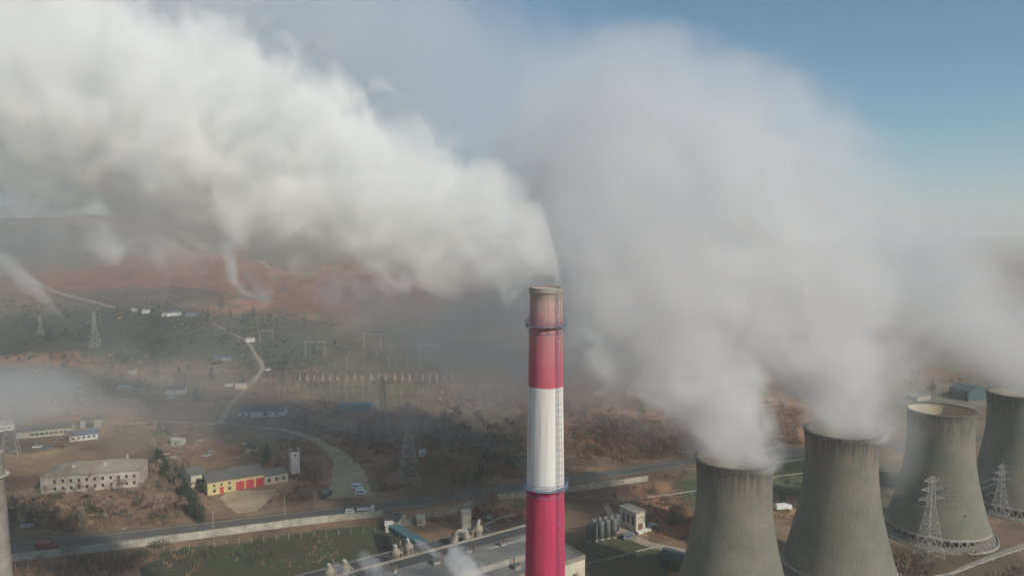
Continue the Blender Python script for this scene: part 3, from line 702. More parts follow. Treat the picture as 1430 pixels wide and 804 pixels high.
# dark rounded coal bunker beyond the annex
g = G(688, 752, 0); cbk = empty('coal_bunker', 'black rounded bunker between the ventilators and the red-brown bank', 'bunker', g, math.atan2(v_.y, v_.x))
MB().lathe([(6.5, -9), (6.5, 9)], 16, a0=0, a1=math.pi).build('hood', 'dark', cbk, True).rotation_euler = (R(90), 0, 0)
MB().lathe([(.02, 0), (6.5, 0)], 16, a0=0, a1=math.pi).build('end_wall', 'roof_dark', cbk).rotation_euler = (R(90), 0, 0)
cbk.children[0].location = (0, 0, 0); cbk.children[1].location = (0, -9, 0)
# teal conveyor gallery
ga, gb = G(549, 733, 7), G(590, 757, 14); d = gb - ga; rz = math.atan2(d.y, d.x); Lg = Vector((d.x, d.y, 0)).length
cv = empty('conveyor_gallery', 'teal enclosed conveyor gallery sloping up from the gatehouse to the annex roof', 'conveyor', (ga.x, ga.y, 0), rz)
pch = -math.atan2(gb.z - ga.z, Lg); full = d.length
mx_ = Matrix.Translation((0, 0, ga.z)) @ Matrix.Rotation(pch, 4, 'Y')
MB().box(0, -2, -2.6, full, 2, 0, mx_).build('casing', 'teal', cv)
MB().box(-.2, -2.25, .02, full + .2, 2.25, .25, mx_).build('roof', 'teal', cv)
for k in range(7): MB().box(1.5 + k * full / 7.3, -2.06, -1.6, 2.9 + k * full / 7.3, -1.97, -.7, mx_).build('window', 'glass', cv)
for k in (.12, .5, .85):
    for s in (-1.6, 1.6): MB().tube((Lg * k, s, 0), (Lg * k, s, ga.z + (gb.z - ga.z) * k - 2.6), .25, n=6).build('leg', 'conc', cv)
building('gatehouse', 'low gatehouse with a dark gable roof where the two perimeter walls meet', G(538, 736), G(556, 738), 9, 3.6, 'gable', 1.8, 'cream', 'roof_dark', door=[(.3, 1.6, 2.5, 'dark')])

# ================================================================== WALLS AND FENCES
def long_wall(label, px, h=2.7, seg=4.0, th=.35, mat_='wallc', zones=None):
    P = [G(*p) for p in px]; o = P[0]
    e = empty('perimeter_wall', label, 'wall', (o.x, o.y, 0))
    n = 0; pb, po = MB(), MB()
    for a, b in zip(P, P[1:]):
        d = b - a; L_ = d.length; k = max(1, round(L_ / seg)); rz = math.atan2(d.y, d.x)
        for i in range(k):
            m = Matrix.Translation((a - o) + d * (i / k)) @ Matrix.Rotation(rz + random.uniform(-.004, .004), 4, 'Z')
            hh = h + random.uniform(-.08, .08)
            pb.box(.12, -th / 2, 0, L_ / k - .12, th / 2, hh, m); po.box(-.14, -th / 2 - .1, 0, .14, th / 2 + .1, h + .2, m); n += 1
    pw = pb.build('wall_panels', mat_, e); po.build('wall_piers', 'conc', e)
    return e
long_wall('pale concrete perimeter wall along the road from the left edge to the gatehouse', [(14, 784), (150, 769), (290, 750), (420, 733), (500, 724), (536, 721)], 3.2)
long_wall('pale perimeter wall climbing right from the gatehouse and passing behind the chimney', [(562, 734), (600, 724), (650, 711), (680, 701), (700, 697), (740, 693), (800, 686), (850, 679), (905, 671)], 2.8)
long_wall('low pale retaining wall on the bank behind the annex ventilators', [(592, 762), (625, 752), (680, 733), (700, 724), (725, 719)], 1.1)
# fence posts in front of the left wall
fp = None
for k in range(31):
    t = k / 30; px = 22 + t * 520; py = 796 - 49 * t - 12 * math.sin(t * 2.2) * .6
    g = G(px, py)
    if fp is None:
        fp = empty('fence_post', 'pale concrete post of the wire fence inside the left perimeter wall', 'post', (g.x, g.y, 0), 0, 'posts of the inner wire fence')
        MB().box(-.1, -.1, 0, .1, .1, 2.4).build('shaft', 'conc', fp); MB().box(-.08, -.5, 2.4, .08, .1, 2.5).build('bent_arm', 'conc', fp)
    else: dup(fp, (g.x, g.y, 0), random.uniform(-.05, .05), sc=random.uniform(.92, 1.08))
# pipelines on trestles
def pipeline(label, px, z=1.6, r=.28):
    P = [G(x, y) for x, y in px]; o = P[0]; e = empty('pipeline', label, 'pipeline', (o.x, o.y, 0)); b = MB(); s = MB()
    for a, c in zip(P, P[1:]):
        b.tube(a - o + Vector((0, 0, z)), c - o + Vector((0, 0, z)), r, n=8); k = int((c - a).length / 7) + 1
        for i in range(k): q = a.lerp(c, i / k) - o; MB().box(q.x - .2, q.y - .2, 0, q.x + .2, q.y + .2, z - r).build('trestle', 'conc', e)
    b.build('pipe', 'conc', e); return e
pipeline('pale pipeline on short trestles crossing the slope left of the nearest cooling tower', [(845, 708), (905, 699), (966, 690), (1040, 676), (1120, 664)])
pipeline('low pipeline along the dark green ground right of the turbine hall', [(820, 790), (900, 770), (925, 764)], 1.0, .25)
pipeline('pipeline across the brown ground at the foot of the open cooling tower', [(1280, 812), (1330, 803), (1400, 778), (1470, 755)], 1.0, .3)

# ================================================================== PYLONS
def make_pylon(label, H=41, base=5.0, top=.8, arms=((.72, 7.5), (.84, 6), (.95, 4.5)), r=.125, name='lattice_pylon', group='steel lattice pylons'):
    t = empty(name, label, 'pylon', group=group)
    def cr(z, i): w = (base * (1 - z / (H * .62)) + 1.5 * (z / (H * .62))) if z < H * .62 else 1.5 + (top - 1.5) * (z - H * .62) / (H * .38); sx = (-1, 1, 1, -1)[i]; sy = (-1, -1, 1, 1)[i]; return Vector((sx * w, sy * w, z))
    n = 11; zs = [H * (1 - (1 - i / n) ** 1.25) for i in range(n + 1)]
    for i in range(4):
        b = MB()
        for z0, z1 in zip(zs, zs[1:]): b.tube(cr(z0, i), cr(z1, i), r, n=4, cap=False)
        b.build('leg', 'steel', t)
    b = MB()
    for z0, z1 in zip(zs, zs[1:]):
        for i in range(4):
            j = (i + 1) % 4; b.tube(cr(z0, i), cr(z1, j), r * .62, n=3, cap=False); b.tube(cr(z0, j), cr(z1, i), r * .62, n=3, cap=False); b.tube(cr(z1, i), cr(z1, j), r * .62, n=3, cap=False)
    b.build('bracing', 'steel', t)
    for f, L_ in arms:
        z = H * f; a = MB()
        for s in (-1, 1):
            tip = Vector((s * L_, 0, z + .3))
            for i in range(4):
                if (i in (1, 2)) == (s > 0): a.tube(cr(z - .6, i), tip, r * .6, n=3); a.tube(cr(z + 1.4, i), tip, r * .6, n=3)
        ao = a.build('cross_arm', 'steel', t)
        for s in (-1, 1): MB().tube((s * L_, 0, z + .2), (s * L_, 0, z - 1.6), .12, n=5).build('insulator', 'bluesteel', ao)
    return t
py0 = make_pylon('pale steel pylon standing on the brown slope left of the chimney, beside the road')
g = G(571, 669); py0.location = (g.x, g.y, 0); py0.rotation_euler.z = .35
for (px, py, s, rz, lab) in [(535, 618, 1.0, .35, 'faint steel pylon in the haze just behind the one beside the road'), (133, 487, 1.0, .1, 'pylon on the dark ground in the left distance'),
                             (57, 470, .62, .1, 'thin hazy pylon left of the distant one'), (1297, 783, .80, .2, 'pylon in front of the open cooling tower'),
                             (1396, 727, .62, .2, 'short pylon between the open and the farthest cooling tower'), (15, 640, .9, .4, 'ghostly pale pylon at the left edge beside the low buildings'),
                             (1308, 560, .5, .3, 'small pylon in the haze behind the open cooling tower mouth')]:
    g = GH(px, py); dup(py0, (g.x, g.y, g.z), rz, lab, s)
def cable_run(label, A, B, rz, s1, s2):
    e = empty('power_line', label, 'power line', (A.x, A.y, A.z)); k = 0
    for f, L_ in ((.72, 7.5), (.84, 6), (.95, 4.5)):
        for sg in (-1, 1):
            off = Vector((math.cos(rz) * L_ * sg, math.sin(rz) * L_ * sg, 41 * f - 1.4)); p = off * s1; q = (B - A) + off * s2; b = MB(); last = p
            for i in range(1, 15):
                t = i / 14; c = p.lerp(q, t); c.z -= 4 * (B - A).length * .03 * t * (1 - t); b.tube(last, c, .055, n=3, cap=False); last = c
            b.build('conductor', 'bluesteel', e)
cable_run('sagging cables between the roadside pylon and the faint one behind it', G(571, 669), G(535, 618), .35, 1, 1)
cable_run('sagging cables running from the roadside pylon behind the red chimney to the right', G(571, 669), G(860, 690), .35, 1, .5)
cable_run('sagging cables between the two pylons at the right cooling towers', G(1297, 783), G(1396, 727), .2, .8, .62)
# substation: portals, posts and pale apparatus
pole = empty('substation_post', 'thin concrete post in the hazy switchyard', 'post', group='thin posts of the hazy switchyard')
MB().tube((0, 0, 0), (0, 0, 9), .22, .16, n=5).build('shaft', 'conc', pole); MB().box(-1.0, -.12, 8.6, 1.0, .12, 8.9).build('cap_bar', 'conc', pole)
firstp = True
for row, (ya, n) in enumerate([(562, 26), (550, 24), (535, 26), (515, 14), (500, 12)]):
    for k in range(n):
        px = 368 + (645 - 368) * (k + random.uniform(-.25, .25)) / n; g = G(px, ya + random.uniform(-2, 2))
        if firstp: pole.location = g; firstp = False
        else: dup(pole, g, random.uniform(-.1, .1), sc=random.uniform(.7, 1.15))
app = empty('switchgear_unit', 'white breaker unit in the row of triples across the switchyard', 'switchgear', group='white breaker units in triples')
MB().box(-.9, -.9, 0, .9, .9, 1.6).build('cabinet', 'conc', app)
for k in (-.6, 0, .6): MB().tube((k, 0, 1.6), (k, 0, 5.0), .33, .22, n=6).build('bushing', 'conc', app)
firstp = True
for gx in (419, 451, 485, 519, 552, 590, 620):
    for k in range(3):
        g = G(gx + k * 10, 531)
        if firstp: app.location = g; firstp = False
        else: dup(app, g, 0)
for k, (px, py, w) in enumerate([(372, 482, 44), (440, 500, 60), (520, 488, 56), (600, 505, 60)]):
    g = G(px, py); e = empty('gantry', ['tall grey gantry above the bend of the dirt road', 'leftmost tall gantry of the hazy switchyard', 'middle tall gantry of the hazy switchyard', 'rightmost switchyard gantry, deep in haze'][k], 'gantry', g, random.uniform(-.1, .1))
    H_ = 17; 
    for x in (-w / 6, w / 6):
        MB().tube((x - .8, 0, 0), (x, 0, H_), .22, n=5).tube((x + .8, 0, 0), (x, 0, H_), .22, n=5).build('leg', 'conc', e)
    MB().box(-w / 6 - 1, -.35, H_ - .2, w / 6 + 1, .35, H_ + .5).build('beam', 'conc', e)
# street lamps / utility poles along the road
up = empty('utility_pole', 'utility pole', 'pole', group='utility poles along the road')
MB().tube((0, 0, 0), (0, 0, 9.5), .17, .11, n=6).build('shaft', 'conc', up); MB().box(-.9, -.06, 8.6, .9, .06, 8.75).build('cross_bar', 'bark', up)
for k in (-.75, 0, .75): MB().tube((k, 0, 8.75), (k, 0, 9.05), .06, n=5).build('insulator', 'white', up)
ups = [(298, 742, 'utility pole at the end of the dark tree row by the road'), (441, 716, 'utility pole beside the road left of the white flatbed truck'), (118, 757, 'leftmost utility pole along the road'), (398, 722, 'utility pole below the fire station wing'),
       (655, 697, 'utility pole among bare trees right of the pylon'), (834, 662, 'utility pole right behind the chimney by the road'), (888, 776, 'dark pole on the green ground below the pump house'), (700, 688, 'utility pole just left of the chimney'), (960, 640, 'utility pole by the road left of the nearest cooling tower')]
for k, (px, py, lab) in enumerate(ups):
    g = G(px, py)
    if k == 0: up.location = g; up['label'] = lab
    else: dup(up, g, random.uniform(-.5, .5), lab)

# ================================================================== VEHICLES
def wheels(e, xs, w, r, y=None):
    for x in xs:
        for s in (-1, 1):
            wo = MB().tube((x, s * w - .14 * s, r), (x, s * w + .1 * s, r), r, n=12).build('wheel', 'rubber', e)
            MB().tube((x, s * w + .1 * s, r), (x, s * w + .13 * s, r), r * .5, n=8).build('rim', 'steel', wo)
def car(label, g, rz, paint='carw', s=1.0, kind='car'):
    e = empty(kind if kind != 'car' else 'parked_car', label, 'car', g, rz)
    b = MB(); b.frustum(2.25, .86, .32, 2.25, .9, .62).frustum(2.25, .9, .62, 2.15, .84, .98); b.build('body', paint, e)
    c = MB().frustum(1.35, .8, .98, .85, .66, 1.42, -.25, 0); c.build('cabin', 'glass', e)
    MB().frustum(.88, .67, 1.42, .82, .62, 1.47, -.25, 0).build('roof', paint, e)
    wheels(e, (-1.4, 1.4), .78, .33)
    for sgn in (-.6, .6): MB().box(2.2, sgn - .17, .62, 2.27, sgn + .17, .78).build('headlight', 'white', e)
    e.scale = (s, s, s); return e
def van(label, g, rz, paint='carw', s=1.0):
    e = empty('parked_van', label, 'van', g, rz)
    MB().frustum(2.6, .98, .4, 2.6, 1.0, 1.15).frustum(2.3, 1.0, 1.15, 2.1, .92, 2.3, -.25).build('body', paint, e)
    MB().box(1.55, -.8, 1.3, 2.02, .8, 1.95).build('windscreen', 'glass', e)
    for y in (-1.0, .97): MB().box(-1.8, y, 1.35, 1.2, y + .03, 1.85).build('side_window', 'glass', e)
    wheels(e, (-1.6, 1.6), .88, .36); e.scale = (s, s, s); return e
def truck(label, g, rz, cab='carw', bed='carw', box=False, s=1.0):
    e = empty('truck', label, 'truck', g, rz)
    MB().frustum(.95, 1.15, .6, .95, 1.18, 1.5, 3.1).frustum(.95, 1.18, 1.5, .8, 1.05, 2.6, 3.1).build('cab', cab, e)
    MB().box(3.85, -.9, 1.6, 4.0, .9, 2.3).build('windscreen', 'glass', e)
    MB().box(-4.2, -.45, .7, 4.0, .45, .95).build('chassis', 'dark', e)
    if box: MB().box(-4.2, -1.2, .97, 2.0, 1.2, 3.3).build('cargo_box', bed, e)
    else: MB().box(-4.2, -1.2, .97, 2.0, 1.2, 1.15).box(-4.2, -1.2, 1.15, 2.0, -1.1, 1.7).box(-4.2, 1.1, 1.15, 2.0, 1.2, 1.7).box(-4.2, -1.1, 1.15, -4.1, 1.1, 1.7).box(1.9, -1.1, 1.15, 2.0, 1.1, 2.2).build('flatbed', bed, e)
    wheels(e, (-3.0, -1.9, 3.0), 1.05, .5); e.scale = (s, s, s); return e
van('white van, upper one of the two parked on the pale yard', G(499, 682), -.2, s=1.1)
van('white van, lower one of the two parked on the pale yard', G(504, 690), .15, s=1.1)
truck('dark box truck parked left of the two white vans', G(457, 694), R(82), 'card', 'card', True, .95)
truck('white flatbed truck driving on the road by the wall', G(511, 714), R(8), s=1.0)
van('white van following the flatbed truck near the gatehouse', G(489, 716), R(8), s=.85)
truck('dark red covered truck on the road at the far left', G(66, 768), R(8), 'carr', 'carr', True, 1.05)
van('grey van parked below the pump house', G(878, 752), .35, 'carg', 1.15)
truck('white truck glimpsed between the two steaming cooling towers', G(1094, 712), .2, s=.95, box=True)
car('small white car at the top bend of the dirt road', G(374, 517), 1.2, s=1.2)
for k, (px, py, lab) in enumerate([(52, 625, 'pale car parked left of the blue-roofed building'), (66, 627, 'blue-grey car parked beside the pale one')]): car(lab, G(px, py), .4, 'carw' if k == 0 else 'carg', 1.1)
# little sheds, greenhouses and heaps of the gardens
for (px, py, w, d_, h, wm, rm, lab) in [(345, 634, 6, 4, 2.8, 'cream', 'roof_grey', 'small cream garden shed above the garage roof'), (240, 621, 7, 5, 3, 'debris', 'debris', 'pale shed at the left end of the gardens'),
        (225, 622, 4, 4, 2.2, 'rust', 'rust', 'rusty shed beside the pale garden shed'), (180, 524, 6, 5, 4, 'conc', 'roof_grey', 'round-roofed hut below the distant pylon'),
        (240, 441, 14, 9, 5, 'white', 'roof_blue', 'white house in the hamlet at the foot of the red hill'), (228, 443, 9, 7, 4, 'white', 'debris', 'pale shed left of the hamlet house'), (262, 442, 16, 9, 4, 'bluesteel', 'roof_blue', 'blue-grey shed right of the hamlet house'),
        (200, 438, 9, 7, 4, 'white', 'debris', 'left outlying shed of the hamlet'), (185, 436, 8, 6, 4, 'debris', 'debris', 'farthest left shed of the hamlet'), (282, 441, 8, 7, 4, 'rust', 'roof_grey', 'brown shed at the right of the hamlet'),
        (345, 478, 9, 7, 4, 'white', 'debris', 'small pale shed by the upper dirt road'), (310, 505, 9, 5, 3, 'debris', 'roof_blue', 'pale shed on the dark ground left of the dirt road'), (298, 503, 7, 5, 3, 'roof_blue', 'roof_blue', 'blue shed left of the pale one on dark ground'),
        (330, 545, 8, 5, 3.2, 'cream', 'debris', 'cream shed left of the dirt road above the bungalow'), (315, 541, 6, 5, 3, 'debris', 'roof_grey', 'grey-roofed garden hut left of the cream shed'),
        (166, 548, 12, 6, 3, 'debris', 'debris', 'low pale hut left of the tiny cottage'), (188, 546, 8, 5, 3, 'conc', 'roof_grey', 'concrete hut between the low pale hut and the cottage'), (235, 560, 5, 3, 1.5, 'white', 'white', 'white box just below the tiny cottage'),
        (477, 575, 24, 12, 4, 'roof_blue', 'roof_blue', 'blue-grey shed in the haze right of the bungalow'), (586, 640, 4, 3, 3, 'white', 'white', 'small white cabin among trees right of the pylon'),
        (539, 745, 3, 3, 3.5, 'cream', 'debris', 'small cream kiosk under the conveyor gallery'), (583, 741, 3, 3, 3.5, 'cream', 'debris', 'small cream box beside the conveyor gallery')]:
    A = GH(px - w * .2, py); B = A + Vector((w, random.uniform(-.8, .8), 0))
    building('garden_shed' if w < 12 else 'outbuilding', lab, A, B, d_, h, 'gable', h * .35, wm, rm, cat='shed', win=[(max(1, int(w / 4)), h * .35, .8, .8, .1, .9)])
# heaps of planks and rubble (countable near ones)
dprot = None
for k in range(46):
    zone = random.choice([(232, 300, 615, 640), (232, 345, 615, 640), (150, 290, 530, 560), (640, 690, 722, 742), (20, 180, 690, 742), (270, 345, 490, 520)])
    g = G(random.uniform(zone[0], zone[1]), random.uniform(zone[2], zone[3]))
    if dprot is None:
        dprot = empty('scrap_pile', 'small pale heap of boards and rubble on rough ground', 'scrap pile', g, 0, 'pale heaps of boards and rubble')
        b = MB()
        for i in range(9):
            m = Matrix.Translation((random.uniform(-1.2, 1.2), random.uniform(-.8, .8), random.uniform(0, .35))) @ Matrix.Rotation(random.uniform(0, 3), 4, 'Z') @ Matrix.Rotation(random.uniform(-.3, .3), 4, 'Y'); b.box(-1.2, -.12, 0, 1.2, .12, .1, m)
        b.build('boards', 'debris', dprot)
        b = MB()
        for i in range(12): 
            m = Matrix.Translation((random.gauss(0, .8), random.gauss(0, .6), .1)) @ Matrix.Rotation(random.uniform(0, 3), 4, (1, .4, .2)); q = random.uniform(.25, .45); b.box(-q, -q, -q, q, q * .7, q, m)
        b.build('rubble', 'conc', dprot)
    else: dup(dprot, g, random.uniform(0, 6), sc=random.uniform(.5, 1.5))

# ================================================================== VEGETATION
def branch(b, p, d, L_, r, lvl, tw, rnd):
    q = p + d * L_; r = max(r, .06); (b if lvl > 1 else tw).tube(p, q, r, r * .62, n=4 if lvl > 1 else 3, cap=False)
    if lvl == 0: return
    for k in range(3 if lvl > 2 else 4):
        a = rnd.uniform(.35, .85) if k else rnd.uniform(.0, .25); ph = rnd.uniform(0, 6.28); o = d.orthogonal().normalized(); o.rotate(Matrix.Rotation(ph, 3, d))
        nd = (d * math.cos(a) + o * math.sin(a)); nd.z += .12; nd.normalize(); branch(b, p.lerp(q, rnd.uniform(.55, 1)), nd, L_ * rnd.uniform(.58, .8), r * .58, lvl - 1, tw, rnd)
def bare_tree(label, seed, H=11, tm='twig', lean=0, lvl=5):
    rnd = random.Random(seed); t = empty('bare_tree', label, 'tree', group='bare trees on the slopes')
    b, tw = MB(), MB(); branch(b, Vector((0, 0, 0)), Vector((lean, 0, 1)).normalized(), H * .30, H * .018, lvl, tw, rnd)
    b.build('trunk', 'bark', t); tw.build('crown', tm, t); return t
def conifer(label, seed, H=12):
    rnd = random.Random(seed); t = empty('evergreen_tree', label, 'tree', group='dark evergreens'); MB().tube((0, 0, 0), (0, 0, H * .95), .22, .04, n=6).build('trunk', 'bark', t)
    b = MB()
    for i in range(520):
        z = H * (.08 + .9 * rnd.random()); rr = math.sin(math.pi * min(1, (z / H)) ** .75) * H * .30 * rnd.uniform(.3, 1.12) + .12; a = rnd.uniform(0, 6.28)
        c = Vector((rr * math.cos(a), rr * math.sin(a), z - rr * .22)); s = rnd.uniform(.35, .8) * (H / 12)
        u = Vector((math.cos(a), math.sin(a), -.35)); w = Vector((-math.sin(a), math.cos(a), rnd.uniform(-.3, .3)))
        b.poly([c - u * s, c + w * s * .45, c + u * s, c - w * s * .45 + Vector((0, 0, .2 * s))])
    b.build('crown', 'ever', t); return t
def bush(label, seed, m='scrub', H=2.4, n=130, name='bush', group='bushes'):
    rnd = random.Random(seed); t = empty(name, label, 'bush', group=group); b = MB(); st = MB()
    for i in range(6): a = rnd.uniform(0, 6.28); st.tube((0, 0, 0), (math.cos(a) * H * .35, math.sin(a) * H * .35, H * .7), .06, .02, n=3, cap=False)
    for i in range(n):
        c = Vector((rnd.gauss(0, .42) * H, rnd.gauss(0, .42) * H, H * rnd.uniform(.1, .95))); s = rnd.uniform(.12, .3) * H * .5; u = Vector((rnd.gauss(0, 1), rnd.gauss(0, 1), rnd.gauss(0, 1))).normalized(); w = u.orthogonal().normalized()
        b.poly([c - u * s, c + w * s * .4, c + u * s, c - w * s * .4])
    st.build('stem', 'bark', t); b.build('foliage', m, t); return t
protos = [bare_tree('bare tree on rough ground', 1, 17), bare_tree('bare tree on rough ground', 2, 18, 'twig2'), bare_tree('bare tree on rough ground', 3, 14, 'twig', .1), bare_tree('bare tree on rough ground', 4, 16, 'twig2', -.08)]
used = set()
def on_way(px, py, m=0):
    g = GH(px, py)
    for x, y, w in WAYS:
        if abs(x - g.x) < w + m and abs(y - g.y) < w + m + 4: return True
    return math.hypot((px - 345) / 64, (py - 682) / 22) < 1 or math.hypot((px - 365) / 42, (py - 573) / 14) < 1
def plant(ps, g, sc=1.0, label=None):
    i = random.randrange(len(ps)); p = ps[i]
    if id(p) not in used:
        used.add(id(p)); p.location = g; p.scale = (sc,) * 3; p.rotation_euler.z = random.uniform(0, 6)
        if label: p['label'] = label
        return p
    return dup(p, g, random.uniform(0, 6.28), label, sc)
def scatter(ps, n, x0, x1, y0, y1, smin, smax, label, cond=None):
    k = 0; tries = 0
    while k < n and tries < n * 20:
        tries += 1; px = random.uniform(x0, x1); py = random.uniform(y0, y1)
        if cond and not cond(px, py): continue
        if on_way(px, py): continue
        g = GH(px, py); plant(ps, g, random.uniform(smin, smax), label); k += 1
L_B = 'bare leafless tree among others on the slope beyond the road'
plant(protos, G(627, 701), 1.5, 'largest bare pale tree on the slope, right of the pylon'); plant(protos, G(695, 700), 1.25, 'bare tree hugging the wall left of the chimney')
scatter([protos[1], protos[3]], 14, 600, 700, 676, 699, 1.0, 1.45, 'large pale bare tree at the front of the grove left of the chimney')
scatter(protos, 26, 590, 735, 640, 692, .7, 1.15, 'bare tree in the grove left of the chimney')
scatter(protos, 46, 585, 735, 560, 640, .7, 1.2, 'thin bare tree in the hazy wood behind the grove')
scatter(protos, 34, 790, 960, 560, 642, .5, .95, 'bare tree on the brown slope right of the chimney')
scatter(protos, 12, 1065, 1115, 560, 622, .5, .8, 'bare tree on the slope between the two steaming towers')
scatter(protos, 14, 440, 560, 600, 690, .4, .8, 'low bare tree on the brown bank around the pylon', lambda x, y: x > 515 or y < 600)
scatter(protos, 20, 20, 250, 688, 745, .45, .8, 'bare tree in the rough ground below the two-storey block')
scatter(protos, 5, 380, 440, 690, 712, .45, .7, 'bare tree by the road below the fire station wing')
scatter(protos, 10, 575, 730, 704, 722, .35, .6, 'bare sapling below the perimeter wall')
scatter(protos, 14, 850, 950, 690, 740, .35, .6, 'bare sapling on the red-brown bank by the pump house', lambda x, y: x > 905 or y < 712)
scatter(protos, 85, 20, 270, 600, 740, .35, .7, 'bare tree on the overgrown land around the two-storey block', lambda x, y: (y > 690 or y < 640 or x > 205) and not (57 < x < 205 and 628 < y < 690) and y < 738)
scatter(protos, 30, 330, 480, 500, 660, .35, .7, 'bare tree on the brown land around the dirt road loop', lambda x, y: x > 410 or y < 560)
scatter(protos, 24, 0, 230, 500, 600, .4, .8, 'hazy bare tree on the left middle ground')
scatter(protos, 14, 1240, 1430, 520, 560, .6, 1.0, 'hazy bare tree beyond the open cooling tower')
con = [conifer('dark evergreen tree', 11), conifer('dark evergreen tree', 12, 14)]
for k in range(24):
    t = k / 23; px = 222 + 62 * t + random.uniform(-7, 7); py = 640 + 92 * t + random.uniform(-4, 4); plant(con, G(px, py), random.uniform(.45, .75), 'dark evergreen in the row between the two-storey block and the fire station')
scatter(con, 12, 215, 330, 590, 612, .4, .6, 'dark evergreen above the gardens')
scatter(con, 4, 355, 378, 640, 652, .45, .7, 'dark evergreen behind the fire station garage')
scatter(con, 3, 270, 285, 558, 562, .7, .9, 'dark tree right of the tiny cottage')
scatter(con, 16, 160, 330, 430, 456, .8, 1.3, 'dark tree around the distant hamlet')
scatter(con, 40, 0, 470, 440, 540, .6, 1.1, 'dark tree on the dim ground in the left distance')
scatter(con, 10, 590, 730, 640, 676, .4, .7, 'small evergreen in the dark wood left of the chimney')
gb_ = [bush('green bush', 21, 'bushg', 3.0), bush('green bush', 22, 'bushg', 2.4)]
scatter(gb_, 34, 60, 280, 690, 745, .6, 1.5, 'dull green bush on the rough ground below the two-storey block')
scatter(gb_, 22, 180, 420, 760, 800, .7, 1.5, 'green bush on the lawn inside the wall', )
scatter(gb_, 20, 905, 960, 660, 740, .6, 1.4, 'green bush on the bank left of the nearest cooling tower', lambda x, y: x > 930 or y < 700)
scatter(gb_, 20, 1085, 1125, 640, 740, .7, 1.4, 'green bush between the two steaming towers')
# uncountable undergrowth: dry scrub clumps over the brown slopes
def undergrowth(name, label, m, zones, seed, hgt=1.5):
    rnd = random.Random(seed); b = MB()
    for (n, x0, x1, y0, y1) in zones:
        for i in range(n):
            fx = rnd.uniform(-1, 1); fy = rnd.uniform(-1, 1); px = (x0 + x1) / 2 + fx * (x1 - x0) * .58; py = (y0 + y1) / 2 + fy * (y1 - y0) * .56; g = G(px, py); H = hgt * rnd.uniform(.35, 1.3)
            thin = mnoise.fractal(Vector((g.x * .025, g.y * .025, seed)), .9, 2.0, 3)
            if max(abs(fx), abs(fy)) > .8 + .45 * thin or thin < -.28: continue
            if on_way(px, py): continue
            for k in range(7):
                c = g + Vector((rnd.gauss(0, .7), rnd.gauss(0, .7), 0)) * H; u = Vector((rnd.gauss(0, .5), rnd.gauss(0, .5), 1)).normalized(); w = u.orthogonal().normalized() * rnd.uniform(.1, .25) * H; w.rotate(Matrix.Rotation(rnd.uniform(0, 6), 3, u))
                b.poly([c - w, c + w, c + u * H + w * .3, c + u * H - w * .3])
    o = b.build(name, m); return tag(o, label, None, None, 'stuff')
undergrowth('dry_scrub', 'red-brown scrub covering the slopes beyond the road', 'scrub', [(1500, 505, 735, 610, 688), (1700, 788, 965, 570, 648), (700, 1060, 1120, 560, 622), (500, 385, 445, 610, 700), (450, 575, 735, 702, 730), (900, 20, 270, 690, 745), (700, 1230, 1430, 770, 815), (500, 20, 200, 778, 815)], 5)
undergrowth('dry_grass', 'tall straw-coloured grass on the bank by the pump house and slopes', 'reed', [(900, 850, 962, 690, 760), (500, 600, 730, 640, 690), (500, 800, 960, 590, 650), (300, 1070, 1120, 600, 625), (300, 60, 250, 700, 745), (150, 300, 440, 690, 705), (500, 190, 560, 738, 800)], 6, 1.1)

def thicket(name, label, m, zones, seed, big):
    rnd = random.Random(seed); b = MB()
    for (n, cx, cy_, rx, ry) in zones:
        for i in range(n):
            a = rnd.uniform(0, 6.28); q = math.sqrt(rnd.random()); px = cx + rx * q * math.cos(a); py = cy_ + ry * q * math.sin(a); g = GH(px, py)
            if mnoise.fractal(Vector((g.x * .009, g.y * .009, seed)), .9, 2.0, 3) < -.05: continue
            if on_way(px, py): continue
            H = big * rnd.uniform(.4, 1.3)
            for k in range(6):
                c = g + Vector((rnd.gauss(0, .4) * H, rnd.gauss(0, .4) * H, H * rnd.uniform(.2, .8))); u = Vector((rnd.gauss(0, 1), rnd.gauss(0, 1), rnd.gauss(0, 1))).normalized() * H * rnd.uniform(.25, .5); w = u.orthogonal() * rnd.uniform(.4, .9)
                b.poly([c - u, c + w, c + u, c - w])
    return tag(b.build(name, m), label, None, None, 'stuff')
thicket('thicket', 'dark scrubby thicket over the dim ground in the left distance', 'bushg', [(1500, 150, 470, 260, 42), (500, 380, 480, 130, 40), (400, 250, 605, 90, 12), (70, 700, 620, 80, 30), (200, 110, 425, 130, 10)], 9, 3.0)
thicket('bare_thicket', 'grey-brown leafless thicket in the left and centre middle ground', 'twig', [(1000, 180, 540, 240, 30), (800, 440, 600, 120, 40), (250, 660, 575, 90, 30), (500, 300, 430, 300, 40), (300, 880, 600, 100, 30)], 10, 2.4)

